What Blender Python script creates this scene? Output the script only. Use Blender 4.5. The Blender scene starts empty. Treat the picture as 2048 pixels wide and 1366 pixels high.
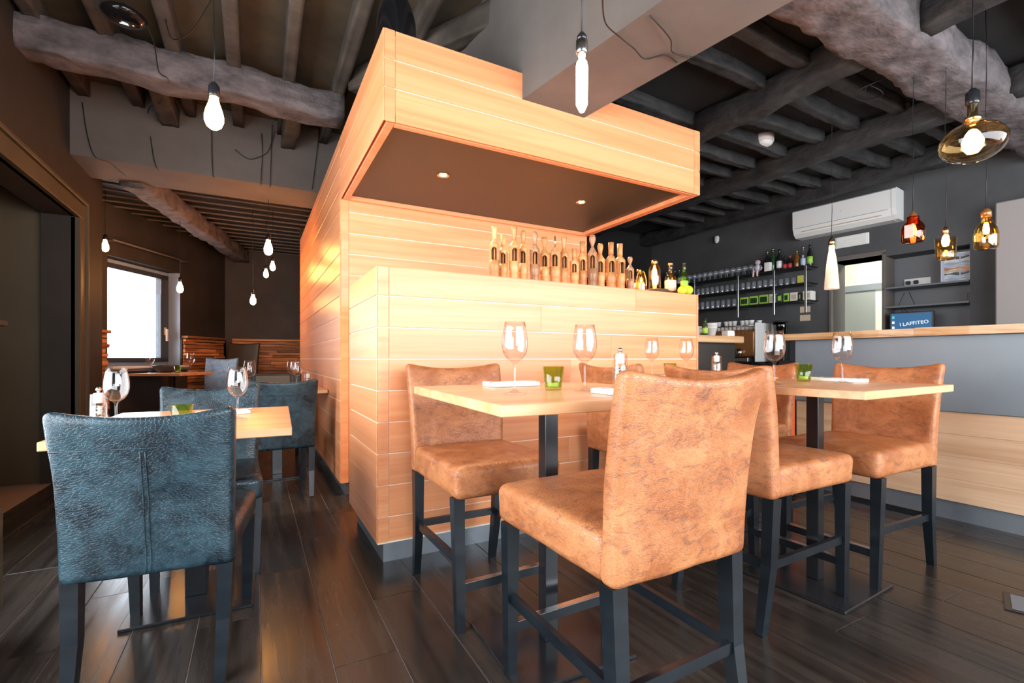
import bpy, math, random
from mathutils import Vector, Matrix
from mathutils import noise as mnoise
random.seed(7)
PI = math.pi
SC = bpy.context.scene
COL = SC.collection

# ------------------------------------------------------------------ camera
cam_d = bpy.data.cameras.new('camera')
cam = bpy.data.objects.new('camera', cam_d); COL.objects.link(cam)
cam.location = (0, 0, .97)
cam.rotation_euler = (PI/2, 0, math.radians(-28.56))
cam_d.sensor_width = 36; cam_d.lens = 16.664; cam_d.shift_y = .0166
cam_d.clip_start = .02
SC.camera = cam
# ------------------------------------------------------------------ world, exposure
W = bpy.data.worlds.new('world'); SC.world = W; W.use_nodes = True
bg = W.node_tree.nodes['Background']
bg.inputs[0].default_value = (.86, .93, 1, 1); bg.inputs[1].default_value = 9
SC.view_settings.view_transform = 'Standard'; SC.view_settings.look = 'None'
SC.view_settings.gamma = 1; SC.view_settings.use_curve_mapping = False
SC.view_settings.exposure = .27
try:
    SC.cycles.use_denoising = True
    SC.cycles.sample_clamp_indirect = 6
    SC.cycles.max_bounces = 10
    SC.cycles.transmission_bounces = 10
    SC.cycles.transparent_max_bounces = 12
except Exception:
    pass
def portal(name, loc, rot, sx, sy):
    l = bpy.data.lights.new(name, 'AREA'); l.shape = 'RECTANGLE'; l.size = sx; l.size_y = sy
    l.cycles.is_portal = True
    o = bpy.data.objects.new(name, l); COL.objects.link(o); o.location = loc; o.rotation_euler = rot
    return o
# daylight comes in by openings in the walls beside and behind the camera, and by the window of the back room
portal('portal_left', (-1.29, 1.45, 1.35), (0, -PI/2, 0), 2.1, 3.1)
portal('portal_front', (2.7, -1.62, 1.5), (PI/2, 0, 0), 6.0, 2.0)
portal('portal_window', (-4.62*.8784+5.8*.478, 4.62*.478+5.8*.8784, 1.5), (0, -PI/2, math.radians(-28.56)), 1.3, 1.2)

# ------------------------------------------------------------------ materials
MATS = {}
def nt(name):
    m = bpy.data.materials.new(name); m.use_nodes = True
    t = m.node_tree; return m, t, t.nodes['Principled BSDF']
def N(t, kind, **kw):
    n = t.nodes.new(kind)
    for k, v in kw.items():
        if k in n.inputs.keys(): n.inputs[k].default_value = v
        else: setattr(n, k, v)
    return n
def ramp(t, stops, fac):
    r = t.nodes.new('ShaderNodeValToRGB'); cr = r.color_ramp
    while len(cr.elements) < len(stops): cr.elements.new(.5)
    for e, (p, c) in zip(cr.elements, stops):
        e.position = p; e.color = (*c, 1) if len(c) == 3 else c
    t.links.new(fac, r.inputs[0]); return r.outputs[0]
def objcoord(t, scale=(1,1,1), rnd=True):
    tc = N(t, 'ShaderNodeTexCoord'); mp = N(t, 'ShaderNodeMapping'); mp.inputs['Scale'].default_value = scale
    t.links.new(tc.outputs['Object'], mp.inputs[0])
    if rnd:
        oi = N(t, 'ShaderNodeObjectInfo'); mu = N(t, 'ShaderNodeMath', operation='MULTIPLY'); mu.inputs[1].default_value = 37
        t.links.new(oi.outputs['Random'], mu.inputs[0])
        cb = N(t, 'ShaderNodeCombineXYZ')
        for i in range(3): t.links.new(mu.outputs[0], cb.inputs[i])
        t.links.new(cb.outputs[0], mp.inputs['Location'])
    return mp.outputs[0]
def flat(name, col, rough=.5, metal=0, spec=.5, coat=0, bump=0, bscale=60):
    m, t, b = nt(name)
    b.inputs['Base Color'].default_value = (*col, 1); b.inputs['Roughness'].default_value = rough
    b.inputs['Metallic'].default_value = metal; b.inputs['Specular IOR Level'].default_value = spec
    b.inputs['Coat Weight'].default_value = coat
    if bump:
        v = objcoord(t); n = N(t, 'ShaderNodeTexNoise', Scale=bscale, Detail=4.0); t.links.new(v, n.inputs['Vector'])
        bp = N(t, 'ShaderNodeBump', Strength=bump, Distance=.004); t.links.new(n.outputs[0], bp.inputs['Height'])
        t.links.new(bp.outputs[0], b.inputs['Normal'])
    MATS[name] = m; return m
def noisy(name, c1, c2, scale=(3,3,3), rough=.6, rough2=None, bump=.2, bdist=.004, detail=6, lo=.3, hi=.7, metal=0, spec=.5):
    m, t, b = nt(name); v = objcoord(t, scale)
    n = N(t, 'ShaderNodeTexNoise', Scale=1.0, Detail=float(detail), Roughness=.6); t.links.new(v, n.inputs['Vector'])
    t.links.new(ramp(t, [(lo, c1), (hi, c2)], n.outputs[0]), b.inputs['Base Color'])
    b.inputs['Metallic'].default_value = metal; b.inputs['Specular IOR Level'].default_value = spec
    if rough2 is None: b.inputs['Roughness'].default_value = rough
    else: t.links.new(ramp(t, [(lo, (rough,)*3), (hi, (rough2,)*3)], n.outputs[0]), b.inputs['Roughness'])
    if bump:
        bp = N(t, 'ShaderNodeBump', Strength=bump, Distance=bdist); t.links.new(n.outputs[0], bp.inputs['Height'])
        t.links.new(bp.outputs[0], b.inputs['Normal'])
    MATS[name] = m; return m
def wood(name, c1, c2, c3, rough=.4, bump=.06, ringscale=(.9, 14, 14), var=.12, coat=0):
    """grain runs along local X"""
    m, t, b = nt(name); v = objcoord(t, ringscale)
    n1 = N(t, 'ShaderNodeTexNoise', Scale=1.0, Detail=5.0, Roughness=.55, Distortion=.6); t.links.new(v, n1.inputs['Vector'])
    v2 = objcoord(t, (ringscale[0]*5, ringscale[1]*9, ringscale[2]*9))
    n2 = N(t, 'ShaderNodeTexNoise', Scale=1.0, Detail=3.0); t.links.new(v2, n2.inputs['Vector'])
    mx = N(t, 'ShaderNodeMath', operation='MULTIPLY_ADD'); mx.inputs[1].default_value = .25
    t.links.new(n2.outputs[0], mx.inputs[0]); t.links.new(n1.outputs[0], mx.inputs[2])
    col = ramp(t, [(.42, c1), (.60, c2), (.78, c3)], mx.outputs[0])
    oi = N(t, 'ShaderNodeObjectInfo'); hs = N(t, 'ShaderNodeHueSaturation')
    ma = N(t, 'ShaderNodeMapRange'); ma.inputs[3].default_value = 1-var; ma.inputs[4].default_value = 1+var
    t.links.new(oi.outputs['Random'], ma.inputs[0]); t.links.new(ma.outputs[0], hs.inputs['Value'])
    t.links.new(col, hs.inputs['Color']); t.links.new(hs.outputs[0], b.inputs['Base Color'])
    b.inputs['Roughness'].default_value = rough; b.inputs['Coat Weight'].default_value = coat
    bp = N(t, 'ShaderNodeBump', Strength=bump, Distance=.003); t.links.new(n2.outputs[0], bp.inputs['Height'])
    t.links.new(bp.outputs[0], b.inputs['Normal'])
    MATS[name] = m; return m
def leather(name, base, light, stain, rough=.45, croc=30, big=.007):
    m, t, b = nt(name)
    v = objcoord(t, (1, 1, 1))
    n = N(t, 'ShaderNodeTexNoise', Scale=9.0, Detail=6.0, Roughness=.65, Distortion=.5); t.links.new(v, n.inputs['Vector'])
    c1 = ramp(t, [(.35, base), (.62, light)], n.outputs[0])
    ns = N(t, 'ShaderNodeTexNoise', Scale=14.0, Detail=10.0, Roughness=.75, Distortion=1.5)
    v2 = objcoord(t, (1, 1, 2.2)); t.links.new(v2, ns.inputs['Vector'])
    fs = ramp(t, [(.50, (0,0,0)), (.70, (1,1,1))], ns.outputs[0])
    mix = N(t, 'ShaderNodeMixRGB'); mix.inputs[2].default_value = (*stain, 1)
    mf = N(t, 'ShaderNodeMath', operation='MULTIPLY'); mf.inputs[1].default_value = .75
    t.links.new(fs, mf.inputs[0]); t.links.new(mf.outputs[0], mix.inputs[0]); t.links.new(c1, mix.inputs[1])
    t.links.new(mix.outputs[0], b.inputs['Base Color'])
    vo = N(t, 'ShaderNodeTexVoronoi', feature='DISTANCE_TO_EDGE', Scale=float(croc)*3)
    v3 = objcoord(t, (1, 1, 1.9)); t.links.new(v3, vo.inputs['Vector'])
    cl = ramp(t, [(0, (0,0,0)), (.10, (1,1,1))], vo.outputs[0])
    n3 = N(t, 'ShaderNodeTexNoise', Scale=6.0, Detail=8.0, Distortion=2.0); t.links.new(v, n3.inputs['Vector'])
    b1 = N(t, 'ShaderNodeBump', Strength=.35, Distance=.0018); t.links.new(cl, b1.inputs['Height'])
    b2 = N(t, 'ShaderNodeBump', Strength=.45, Distance=big); t.links.new(n3.outputs[0], b2.inputs['Height'])
    t.links.new(b1.outputs[0], b2.inputs['Normal']); t.links.new(b2.outputs[0], b.inputs['Normal'])
    b.inputs['Roughness'].default_value = rough
    m2 = N(t, 'ShaderNodeMixRGB', blend_type='MULTIPLY'); m2.inputs[0].default_value = .22
    t.links.new(mix.outputs[0], m2.inputs[1]); t.links.new(cl, m2.inputs[2]); t.links.new(m2.outputs[0], b.inputs['Base Color'])
    MATS[name] = m; return m
def glass(name, col=(1,1,1), rough=0, ior=1.45):
    m, t, b = nt(name); b.inputs['Base Color'].default_value = (*col, 1)
    b.inputs['Transmission Weight'].default_value = 1; b.inputs['Roughness'].default_value = rough; b.inputs['IOR'].default_value = ior
    MATS[name] = m; return m
def thin(name, col=(1,1,1), refl=1.0, alpha=0, glint_white=0):
    """cheap clear glass: see-through with fresnel reflection"""
    m = bpy.data.materials.new(name); m.use_nodes = True; t = m.node_tree; t.nodes.clear()
    o = N(t, 'ShaderNodeOutputMaterial'); tr = N(t, 'ShaderNodeBsdfTransparent'); gl = N(t, 'ShaderNodeBsdfGlossy')
    tr.inputs[0].default_value = (*col, 1); gl.inputs['Roughness'].default_value = .03
    lw = N(t, 'ShaderNodeLayerWeight'); fr = N(t, 'ShaderNodeMath', operation='POWER'); fr.inputs[1].default_value = 4
    t.links.new(lw.outputs['Facing'], fr.inputs[0])
    mp = N(t, 'ShaderNodeMath', operation='MULTIPLY_ADD'); mp.inputs[1].default_value = refl; mp.inputs[2].default_value = alpha+.035
    mx = N(t, 'ShaderNodeMixShader'); t.links.new(fr.outputs[0], mp.inputs[0]); t.links.new(mp.outputs[0], mx.inputs[0])
    t.links.new(tr.outputs[0], mx.inputs[1]); t.links.new(gl.outputs[0], mx.inputs[2]); t.links.new(mx.outputs[0], o.inputs[0])
    if glint_white:  # white diffuse share painted in for highlights on the shelf glasses
        df = N(t, 'ShaderNodeBsdfDiffuse'); df.inputs[0].default_value = (.9, .92, .95, 1); m3 = N(t, 'ShaderNodeMixShader'); m3.inputs[0].default_value = glint_white
        t.links.new(mx.outputs[0], m3.inputs[1]); t.links.new(df.outputs[0], m3.inputs[2]); t.links.new(m3.outputs[0], o.inputs[0])
    MATS[name] = m; return m
def emit(name, col, s):
    m, t, b = nt(name); b.inputs['Base Color'].default_value = (0,0,0,1)
    b.inputs['Emission Color'].default_value = (*col, 1); b.inputs['Emission Strength'].default_value = s
    MATS[name] = m; return m

wood('clad', (.76, .265, .105), (.83, .32, .135), (.88, .38, .175), rough=.33, ringscale=(.5, 16, 16), var=.05)
flat('groove', (.98, .84, .66), .5)
wood('table_oak', (.60, .27, .115), (.72, .36, .17), (.80, .44, .23), rough=.3, ringscale=(1.2, 12, 12), var=.05)
wood('bar_oak', (.30, .14, .05), (.58, .33, .15), (.70, .45, .24), rough=.35, ringscale=(1.0, 16, 16), var=.05)
wood('front_oak', (.56, .33, .18), (.66, .42, .25), (.76, .52, .33), rough=.4, ringscale=(.5, 12, 12), var=.05)
wood('turned', (.50, .19, .055), (.62, .27, .09), (.74, .38, .15), rough=.4, ringscale=(14, 14, 3), var=.22)
wood('turned_dark', (.20, .09, .04), (.36, .17, .08), (.46, .25, .13), rough=.35, ringscale=(14, 14, 3), var=.2)
wood('split_wood', (.20, .065, .02), (.52, .19, .06), (.75, .34, .14), rough=.6, bump=.5, ringscale=(1.5, 22, 40), var=.45)
leather('brown_leather', (.38, .115, .036), (.58, .225, .085), (.085, .04, .035), .36)
leather('black_leather', (.003, .010, .016), (.028, .062, .080), (.004, .005, .010), .27, croc=30, big=.003)  # blue cast of the window light is tinted into the black
leather('window_lit_leather', (.10, .15, .21), (.20, .27, .36), (.06, .08, .12), .3)  # pale blue of the window light is put into this leather's colour
leather('olive_fabric', (.10, .085, .05), (.19, .165, .11), (.05, .04, .03), .7)
noisy('leg_black', (.004, .006, .0085), (.010, .015, .020), (6, 6, 20), .28, bump=.1)
flat('metal_black', (.012, .013, .015), .22, 0, .6)
flat('steel', (.62, .63, .65), .22, 1)
noisy('plinth', (.22, .25, .28), (.34, .37, .40), (2, 2, 1), .3, bump=.02, metal=.6)
noisy('tile_dark', (.012, .0095, .008), (.045, .036, .030), (1.2, 18, 6), .16, .34, bump=.12, bdist=.002)
flat('grout', (.30, .25, .21), .7)
noisy('beam', (.05, .042, .042), (.20, .165, .165), (6, 9, 9), .75, bump=1, bdist=.03, detail=9)
noisy('beam_dark', (.010, .010, .010), (.045, .042, .041), (6, 6, 9), .75, bump=1, bdist=.025, detail=9)
noisy('joist', (.035, .028, .022), (.10, .08, .062), (5, 5, 5), .8, bump=.5, bdist=.01)
noisy('ceil_left', (.04, .03, .017), (.095, .074, .045), (2.5, 2.5, 2.5), .85, bump=.4, bdist=.01)
noisy('ceil_right', (.004, .004, .004), (.014, .012, .011), (3, 3, 3), .85, bump=.5, bdist=.01)
noisy('plaster', (.11, .092, .08), (.16, .135, .118), (2, 2, 2), .8, bump=.25, bdist=.01)
noisy('wall_dark', (.025, .020, .016), (.05, .041, .034), (2, 2, 2), .7, bump=.15)
noisy('wall_grey', (.055, .056, .058), (.085, .086, .088), (2, 2, 2), .65, bump=.1)
noisy('wall_olive', (.055, .040, .020), (.10, .072, .038), (1.5, 1.5, .6), .5, bump=.1)
noisy('panel_grey', (.16, .19, .215), (.20, .235, .26), (1.5, 1.5, 1.5), .38, bump=.03)
noisy('wall_brown_dark', (.018, .013, .009), (.036, .027, .018), (2, 2, 2), .7, bump=.2)  # one dark brown for the whole left wall
noisy('wall_umber', (.05, .042, .038), (.085, .072, .064), (2, 2, 2), .7, bump=.2)
flat('niche_grey', (.14, .145, .155), .5)
flat('taupe', (.33, .29, .275), .6)
flat('soffit', (.034, .034, .024), .5)
flat('black', (.008, .008, .009), .4)
flat('black_gloss', (.006, .006, .007), .08)
flat('white_plastic', (.80, .78, .74), .35)
flat('white_ceramic', (.82, .82, .80), .2)
flat('paper', (.80, .78, .73), .7)
flat('paper_tan', (.60, .47, .34), .7)
flat('cloth', (.88, .87, .86), .85, bump=.3, bscale=300)
flat('cream_tile', (.70, .66, .55), .3)
flat('door_grey', (.24, .27, .26), .45)
flat('frame_dark', (.05, .055, .065), .35)
flat('frame_blue', (.34, .42, .52), .35)
flat('copper', (.40, .17, .06), .3, .6)
flat('brass', (.75, .55, .25), .25, 1)
flat('red_orange', (.75, .11, .02), .45)
flat('lime', (.50, .70, .03), .35, bump=.2, bscale=90)
flat('pomelo', (.62, .68, .04), .35, bump=.2, bscale=90)
flat('label_green', (.35, .62, .08), .5)
flat('label_yellow', (.62, .62, .10), .5)
flat('label_red', (.55, .05, .06), .5)
flat('pink', (.55, .38, .42), .8)
flat('pale_blue', (.50, .56, .72), .7)
flat('skin_cloth', (.68, .52, .45), .8)
flat('dark_green', (.02, .05, .02), .12)
flat('dark_bottle', (.012, .012, .012), .08)
flat('amber_dark', (.16, .06, .01), .1)
noisy('rope_dark', (.01, .008, .006), (.12, .07, .03), (90, 90, 90), .7, bump=.8)
noisy('pepper', (.05, .04, .03), (.75, .68, .6), (160, 160, 160), .6, bump=.3, lo=.45, hi=.55)
thin('glass_clear', (.985, .98, .975), 1.0, .045); thin('glass_green', (.80, .90, .50), .8, .03); thin('glass_amber', (.84, .42, .20), .8, .05)
thin('glass_wine', (.985, .975, .97), 1.0, .03)
thin('glass_yellow', (.98, .86, .58), .8, .05); thin('glass_bottle_green', (.55, .88, .28), .8, .04)
def frost(name, col):
    m = bpy.data.materials.new(name); m.use_nodes = True; t = m.node_tree; t.nodes.clear()
    o = N(t, 'ShaderNodeOutputMaterial'); a = N(t, 'ShaderNodeBsdfTranslucent'); b = N(t, 'ShaderNodeBsdfDiffuse'); c = N(t, 'ShaderNodeBsdfGlossy')
    a.inputs[0].default_value = (*col, 1); b.inputs[0].default_value = (*col, 1); c.inputs['Roughness'].default_value = .15
    m1 = N(t, 'ShaderNodeMixShader'); m1.inputs[0].default_value = .45; m2 = N(t, 'ShaderNodeMixShader'); m2.inputs[0].default_value = .05
    t.links.new(a.outputs[0], m1.inputs[1]); t.links.new(b.outputs[0], m1.inputs[2]); t.links.new(m1.outputs[0], m2.inputs[1]); t.links.new(c.outputs[0], m2.inputs[2])
    t.links.new(m2.outputs[0], o.inputs[0]); MATS[name] = m
frost('glass_frost', (.95, .88, .78))
thin('pane', (.96, .98, 1)); thin('shelf_glass', (.95, .96, .98), 1.6, .12, .13)
thin('shelf_shelf', (.12, .14, .15), 1.5, .05)
thin('bulb_glass', (1, .80, .48), 1.2, .03)
emit('bulb_hot', (1, .42, .11), 100); emit('bulb_dim', (1, .5, .18), 60)
emit('spot_lens', (1, .80, .50), 300); emit('tube_hot', (1, .55, .20), 60); emit('flame', (1, .7, .35), 12)
emit('tealight_glow', (1, .85, .6), 1.5)
emit('frost_glow', (1, .62, .25), 2.4)

# ------------------------------------------------------------------ mesh builder
class MB:
    def __init__(s): s.v = []; s.f = []; s.sm = []; s.M = Matrix()
    def add(s, vs, fs, smooth=False):
        b = len(s.v)
        s.v += [tuple(s.M @ Vector(p)) for p in vs]
        s.f += [tuple(i+b for i in f) for f in fs]; s.sm += [smooth]*len(fs); return s
    def box(s, x0, x1, y0, y1, z0, z1):
        return s.add([(x,y,z) for z in (z0,z1) for y in (y0,y1) for x in (x0,x1)],
                     [(0,2,3,1),(4,5,7,6),(0,1,5,4),(2,6,7,3),(0,4,6,2),(1,3,7,5)])
    def cbox(s, x0, x1, y0, y1, z0, z1, c=.003):
        """box with chamfered edges"""
        xs, ys, zs = (x0,x1), (y0,y1), (z0,z1); V = []; idx = {}
        for i in (0,1):
            for j in (0,1):
                for k in (0,1):
                    P = (xs[i],ys[j],zs[k]); S = (1-2*i,1-2*j,1-2*k)
                    for a in range(3):
                        p = [P[q] + (0 if q == a else S[q]*c) for q in range(3)]
                        idx[i,j,k,a] = len(V); V.append(tuple(p))
        F = []
        def q(l, n):
            a, b, d = (Vector(V[l[0]]), Vector(V[l[1]]), Vector(V[l[2]]))
            if (b-a).cross(d-b).dot(Vector(n)) < 0: l = l[::-1]
            F.append(tuple(l))
        for a in range(3):
            o1, o2 = (a+1)%3, (a+2)%3
            for side in (0,1):
                l = []
                for (u, w) in ((0,0),(1,0),(1,1),(0,1)):
                    t = [0,0,0]; t[a] = side; t[o1] = u; t[o2] = w; l.append(idx[(*t, a)])
                n = [0,0,0]; n[a] = 2*side-1; q(l, n)
        for a in range(3):
            o1, o2 = (a+1)%3, (a+2)%3
            for u in (0,1):
                for w in (0,1):
                    l = []
                    t = [0,0,0]; t[o1] = u; t[o2] = w
                    t0 = list(t); t0[a] = 0; t1 = list(t); t1[a] = 1
                    l = [idx[(*t0, o1)], idx[(*t1, o1)], idx[(*t1, o2)], idx[(*t0, o2)]]
                    n = [0,0,0]; n[o1] = 2*u-1; n[o2] = 2*w-1; q(l, n)
        for i in (0,1):
            for j in (0,1):
                for k in (0,1):
                    q([idx[i,j,k,0], idx[i,j,k,1], idx[i,j,k,2]], (2*i-1, 2*j-1, 2*k-1))
        return s.add(V, F)
    def rbox(s, sx, sy, sz, r, n=(4,4,4), fn=None, c=(0,0,0)):
        """rounded box about c; fn deforms its points"""
        h = (sx/2, sy/2, sz/2); ax = []
        for a in range(3):
            H = h[a]; rr = min(r, H*.999); e = [-H, -H+rr*.3, -H+rr*.65, -H+rr]; m = [-H+rr + (2*H-2*rr)*i/n[a] for i in range(1, n[a])]
            ax.append(e + m + [-x for x in e[::-1]])
        V = []; idx = {}; F = []
        def vid(p):
            k = tuple(round(x, 6) for x in p)
            if k not in idx:
                idx[k] = len(V); inn = [max(-h[a]+min(r, h[a]*.999), min(h[a]-min(r, h[a]*.999), p[a])) for a in range(3)]
                d = Vector([p[a]-inn[a] for a in range(3)])
                if d.length > 1e-9: d = d.normalized()*min(r, d.length if d.length < r else r)
                q = Vector(inn)+d
                q = q+Vector(c)
                if fn: q = Vector(fn(*q))
                V.append(tuple(q))
            return idx[k]
        for a in range(3):
            b_, c_ = (a+1)%3, (a+2)%3
            for side in (0,1):
                for i in range(len(ax[b_])-1):
                    for j in range(len(ax[c_])-1):
                        l = []
                        for (u, w) in ((i,j),(i+1,j),(i+1,j+1),(i,j+1)):
                            p = [0,0,0]; p[a] = (-h[a], h[a])[side]; p[b_] = ax[b_][u]; p[c_] = ax[c_][w]; l.append(vid(p))
                        if side == 0: l = l[::-1]
                        F.append(tuple(l))
        return s.add(V, F, True)
    def lathe(s, prof, seg=24, c=(0,0,0), smooth=True, closed=False):
        V = []; F = []; x0, y0, z0 = c; n = len(prof)
        for (r, z) in prof:
            for k in range(seg):
                a = 2*PI*k/seg; V.append((x0+r*math.cos(a), y0+r*math.sin(a), z0+z))
        rng = range(n if closed else n-1)
        for i in rng:
            j = (i+1) % n
            for k in range(seg):
                k2 = (k+1)%seg; F.append((i*seg+k, i*seg+k2, j*seg+k2, j*seg+k))
        if not closed:
            if prof[0][0] > 1e-6: F.append(tuple(range(seg))[::-1])
            if prof[-1][0] > 1e-6: F.append(tuple((n-1)*seg+k for k in range(seg)))
        return s.add(V, F, smooth)
    def bar(s, p0, p1, s0, s1=None, up=(0,0,1), w2=None):
        """square tapered bar from p0 to p1"""
        s1 = s1 or s0; p0, p1 = Vector(p0), Vector(p1); d = (p1-p0).normalized()
        a = Vector(up).cross(d)
        if a.length < 1e-3: a = Vector((1,0,0)).cross(d)
        if abs(d.z) > .8: a = Vector((1,0,0))
        a = (a - d*a.dot(d)).normalized(); b = d.cross(a).normalized(); V = []
        for p, q in ((p0, s0), (p1, s1)):
            qa, qb = (q if isinstance(q, tuple) else (q, q))
            for (u, w) in ((-1,-1),(1,-1),(1,1),(-1,1)): V.append(tuple(p + a*u*qa/2 + b*w*qb/2))
        return s.add(V, [(3,2,1,0),(4,5,6,7),(0,1,5,4),(1,2,6,5),(2,3,7,6),(3,0,4,7)])
    def tube(s, pts, r, seg=6, smooth=True):
        P = [Vector(p) for p in pts]; V = []; F = []
        for i, p in enumerate(P):
            d = (P[min(i+1, len(P)-1)] - P[max(i-1, 0)]).normalized()
            a = d.cross(Vector((0,0,1)))
            if a.length < 1e-3: a = Vector((1,0,0))
            a.normalize(); b = d.cross(a); rr = r[i] if isinstance(r, (list, tuple)) else r
            for k in range(seg):
                t = 2*PI*k/seg; V.append(tuple(p + a*rr*math.cos(t) + b*rr*math.sin(t)))
        for i in range(len(P)-1):
            for k in range(seg):
                k2 = (k+1)%seg; F.append((i*seg+k, i*seg+k2, (i+1)*seg+k2, (i+1)*seg+k))
        F += [tuple(range(seg))[::-1], tuple((len(P)-1)*seg+k for k in range(seg))]
        return s.add(V, F, smooth)
    def prism(s, poly, z0, z1, smooth=False):
        n = len(poly)
        return s.add([(x,y,z0) for x,y in poly]+[(x,y,z1) for x,y in poly],
                     [tuple(range(n))[::-1], tuple(range(n, 2*n))]+[(i,(i+1)%n,n+(i+1)%n,n+i) for i in range(n)], smooth)
    def mesh(s, name, mat):
        m = bpy.data.meshes.new(name); m.from_pydata(s.v, [], s.f); m.materials.append(MATS[mat])
        m.polygons.foreach_set('use_smooth', s.sm); m.update(); return m
def put(name, mb, mat, parent=None, loc=(0,0,0), rz=0):
    me = mb.mesh(name, mat) if isinstance(mb, MB) else mb
    o = bpy.data.objects.new(name, me); COL.objects.link(o); o.location = loc; o.rotation_euler = (0,0,rz)
    if parent: o.parent = parent
    return o
def tag(o, label=None, cat=None, group=None, kind=None):
    if label: o['label'] = label
    if cat: o['category'] = cat
    if group: o['group'] = group
    if kind: o['kind'] = kind
    return o
def thing(name, label, cat, loc=(0,0,0), rz=0, group=None):
    o = bpy.data.objects.new(name, None); COL.objects.link(o); o.location = loc; o.rotation_euler = (0,0,rz)
    o.empty_display_size = .05
    return tag(o, label, cat, group)
def dup(root, loc, rz=0, label=None, group=None, sc=1):
    r = root.copy(); COL.objects.link(r); r.location = loc; r.rotation_euler = (0,0,rz); r.scale = (sc,)*3 if not isinstance(sc, tuple) else sc
    if label: r['label'] = label
    if group: r['group'] = group
    for ch in list(root.children):
        c = ch.copy(); COL.objects.link(c); c.parent = r
        for g in list(ch.children):
            d = g.copy(); COL.objects.link(d); d.parent = c
    return r
def S(name, mb, mat, loc=(0,0,0), rz=0, parent=None):
    o = put(name, mb, mat, parent, loc, rz)
    if not parent: o['kind'] = 'structure'
    return o
CR = math.radians(-28.56)       # direction of the back-room window wall

def rough_beam(mb, p0, p1, w, h, seed, amp=.02, nl=None, seg=10):
    """hand-hewn beam: wavy rounded section swept from p0 to p1 (centre line)"""
    p0, p1 = Vector(p0), Vector(p1); L = (p1-p0).length; d = (p1-p0)/L
    n = (nl*2 if nl else max(8, int(L/.06))); a = Vector((0,0,1)).cross(d).normalized(); b = Vector((0,0,1)); V = []; F = []
    sect = [(-1,-.86),(-.9,-1),(-.4,-1),(.1,-1),(.5,-1),(.9,-1),(1,-.86),(1,-.3),(1,.3),(1,.9),(.9,1),(-.9,1),(-1,.9),(-1,.3),(-1,-.3)]
    m = len(sect)
    for i in range(n+1):
        c = p0 + d*L*i/n
        wob = Vector((mnoise.noise(Vector((i*.13, seed, 0))), mnoise.noise(Vector((i*.13, seed, 5))), 0))*amp*1.4
        for j, (u, v) in enumerate(sect):
            k = 1 + (mnoise.noise(Vector((i*.3, j*.6, seed*3.1)))+.5*mnoise.noise(Vector((i*.9, j*1.7, seed))))*amp*2.2/max(w, h)
            V.append(tuple(c + a*(u*w/2*k + wob.x) + b*(v*h/2*k + wob.y)))
    for i in range(n):
        for j in range(m):
            j2 = (j+1) % m; F.append((i*m+j, i*m+j2, (i+1)*m+j2, (i+1)*m+j))
    F += [tuple(range(m))[::-1], tuple(n*m+j for j in range(m))]
    mb.add(V, F, True); return mb

# ================================================================== SETTING
# ---- floor: light grout bed with dark plank tiles
fl = S('floor', MB().box(-2.6, 7.2, -1.7, 9.2, -.12, -.003), 'grout')
tl = MB().cbox(-.5992, .5992, -.0985, .0985, -.006, 0, .0012).mesh('plank', 'tile_dark')
for i in range(-7, 34):
    x = .02 + .2*i + .1
    off = (i*.37) % 1.2
    for j in range(-1, 8):
        y = -.6 + off + j*1.2
        if y < -1.4 or y > 9: continue
        if x > .6 and x < 2.6 and y > 3.0: continue
        if x > 3.2 and y > 3.3: continue
        if x > 6.0 or x < -1.2 and y < 2.6: continue
        # keep those the camera looks towards
        r = x*.8784 - y*.478; d = x*.478 + y*.8784
        if d < .2 or abs(r) > d*1.2 + .6: continue
        put('plank', tl, 'tile_dark', fl, (x, y, 0), PI/2)
# plain rest of the floor under the same level, outside the picked planks
# ---- left wall with doorway (X = -1.25), jog, return
WL = -1.25
mb = MB().box(WL-.2, WL, -1.7, -.1, 0, 3.2).box(WL-.2, WL, 3.0, 3.35, 0, 3.2).box(WL-.2, WL, -.1, 3.0, 0, .35).box(WL-.2, WL, -.1, 3.0, 2.4, 3.2)
mb.box(WL-.2, WL, 3.35, 4.97, 2.1, 3.2).box(WL-.2, WL, 4.97, 5.74, 0, 3.2).box(-2.4, WL-.2, 5.54, 5.74, 0, 3.2)
S('wall_left', mb, 'wall_brown_dark')
mb = MB().box(-1.95, -1.85, 3.0, 5.2, 0, 2.4).box(-1.95, WL-.2, 5.02, 5.12, 0, 2.4).box(-1.95, WL-.2, 3.0, 3.1, 0, 2.4)
S('wall_alcove', mb, 'wall_olive')
S('ceiling_alcove', MB().box(-1.95, WL-.2, 3.0, 5.12, 2.35, 2.42), 'black')
mb = MB().cbox(WL-.03, WL+.035, 4.97, 5.09, 0, 2.1, .006).cbox(WL-.03, WL+.035, 3.23, 3.35, 0, 2.1, .006).cbox(WL-.03, WL+.035, 3.23, 5.09, 2.1, 2.22, .006)
mb.cbox(WL-.03, WL+.055, 5.09, 5.12, 0, 2.24, .006).cbox(WL-.03, WL+.055, 3.20, 5.12, 2.22, 2.25, .006)
S('door_frame', mb, 'wall_olive')
bpy.data.objects['door_frame'].name = 'door_1'
mb = MB().cbox(WL, WL+.02, 2.2, 3.2, 0, .2, .004).cbox(WL, WL+.02, 5.12, 5.74, 0, .2, .004)
S('baseboard_left', mb, 'black')
S('trim_1', MB().cbox(WL, WL+.10, 3.25, 3.50, 1.14, 1.17, .004).cbox(WL, WL+.07, 3.25, 3.47, 0, 1.14, .004), 'wall_dark')
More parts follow.
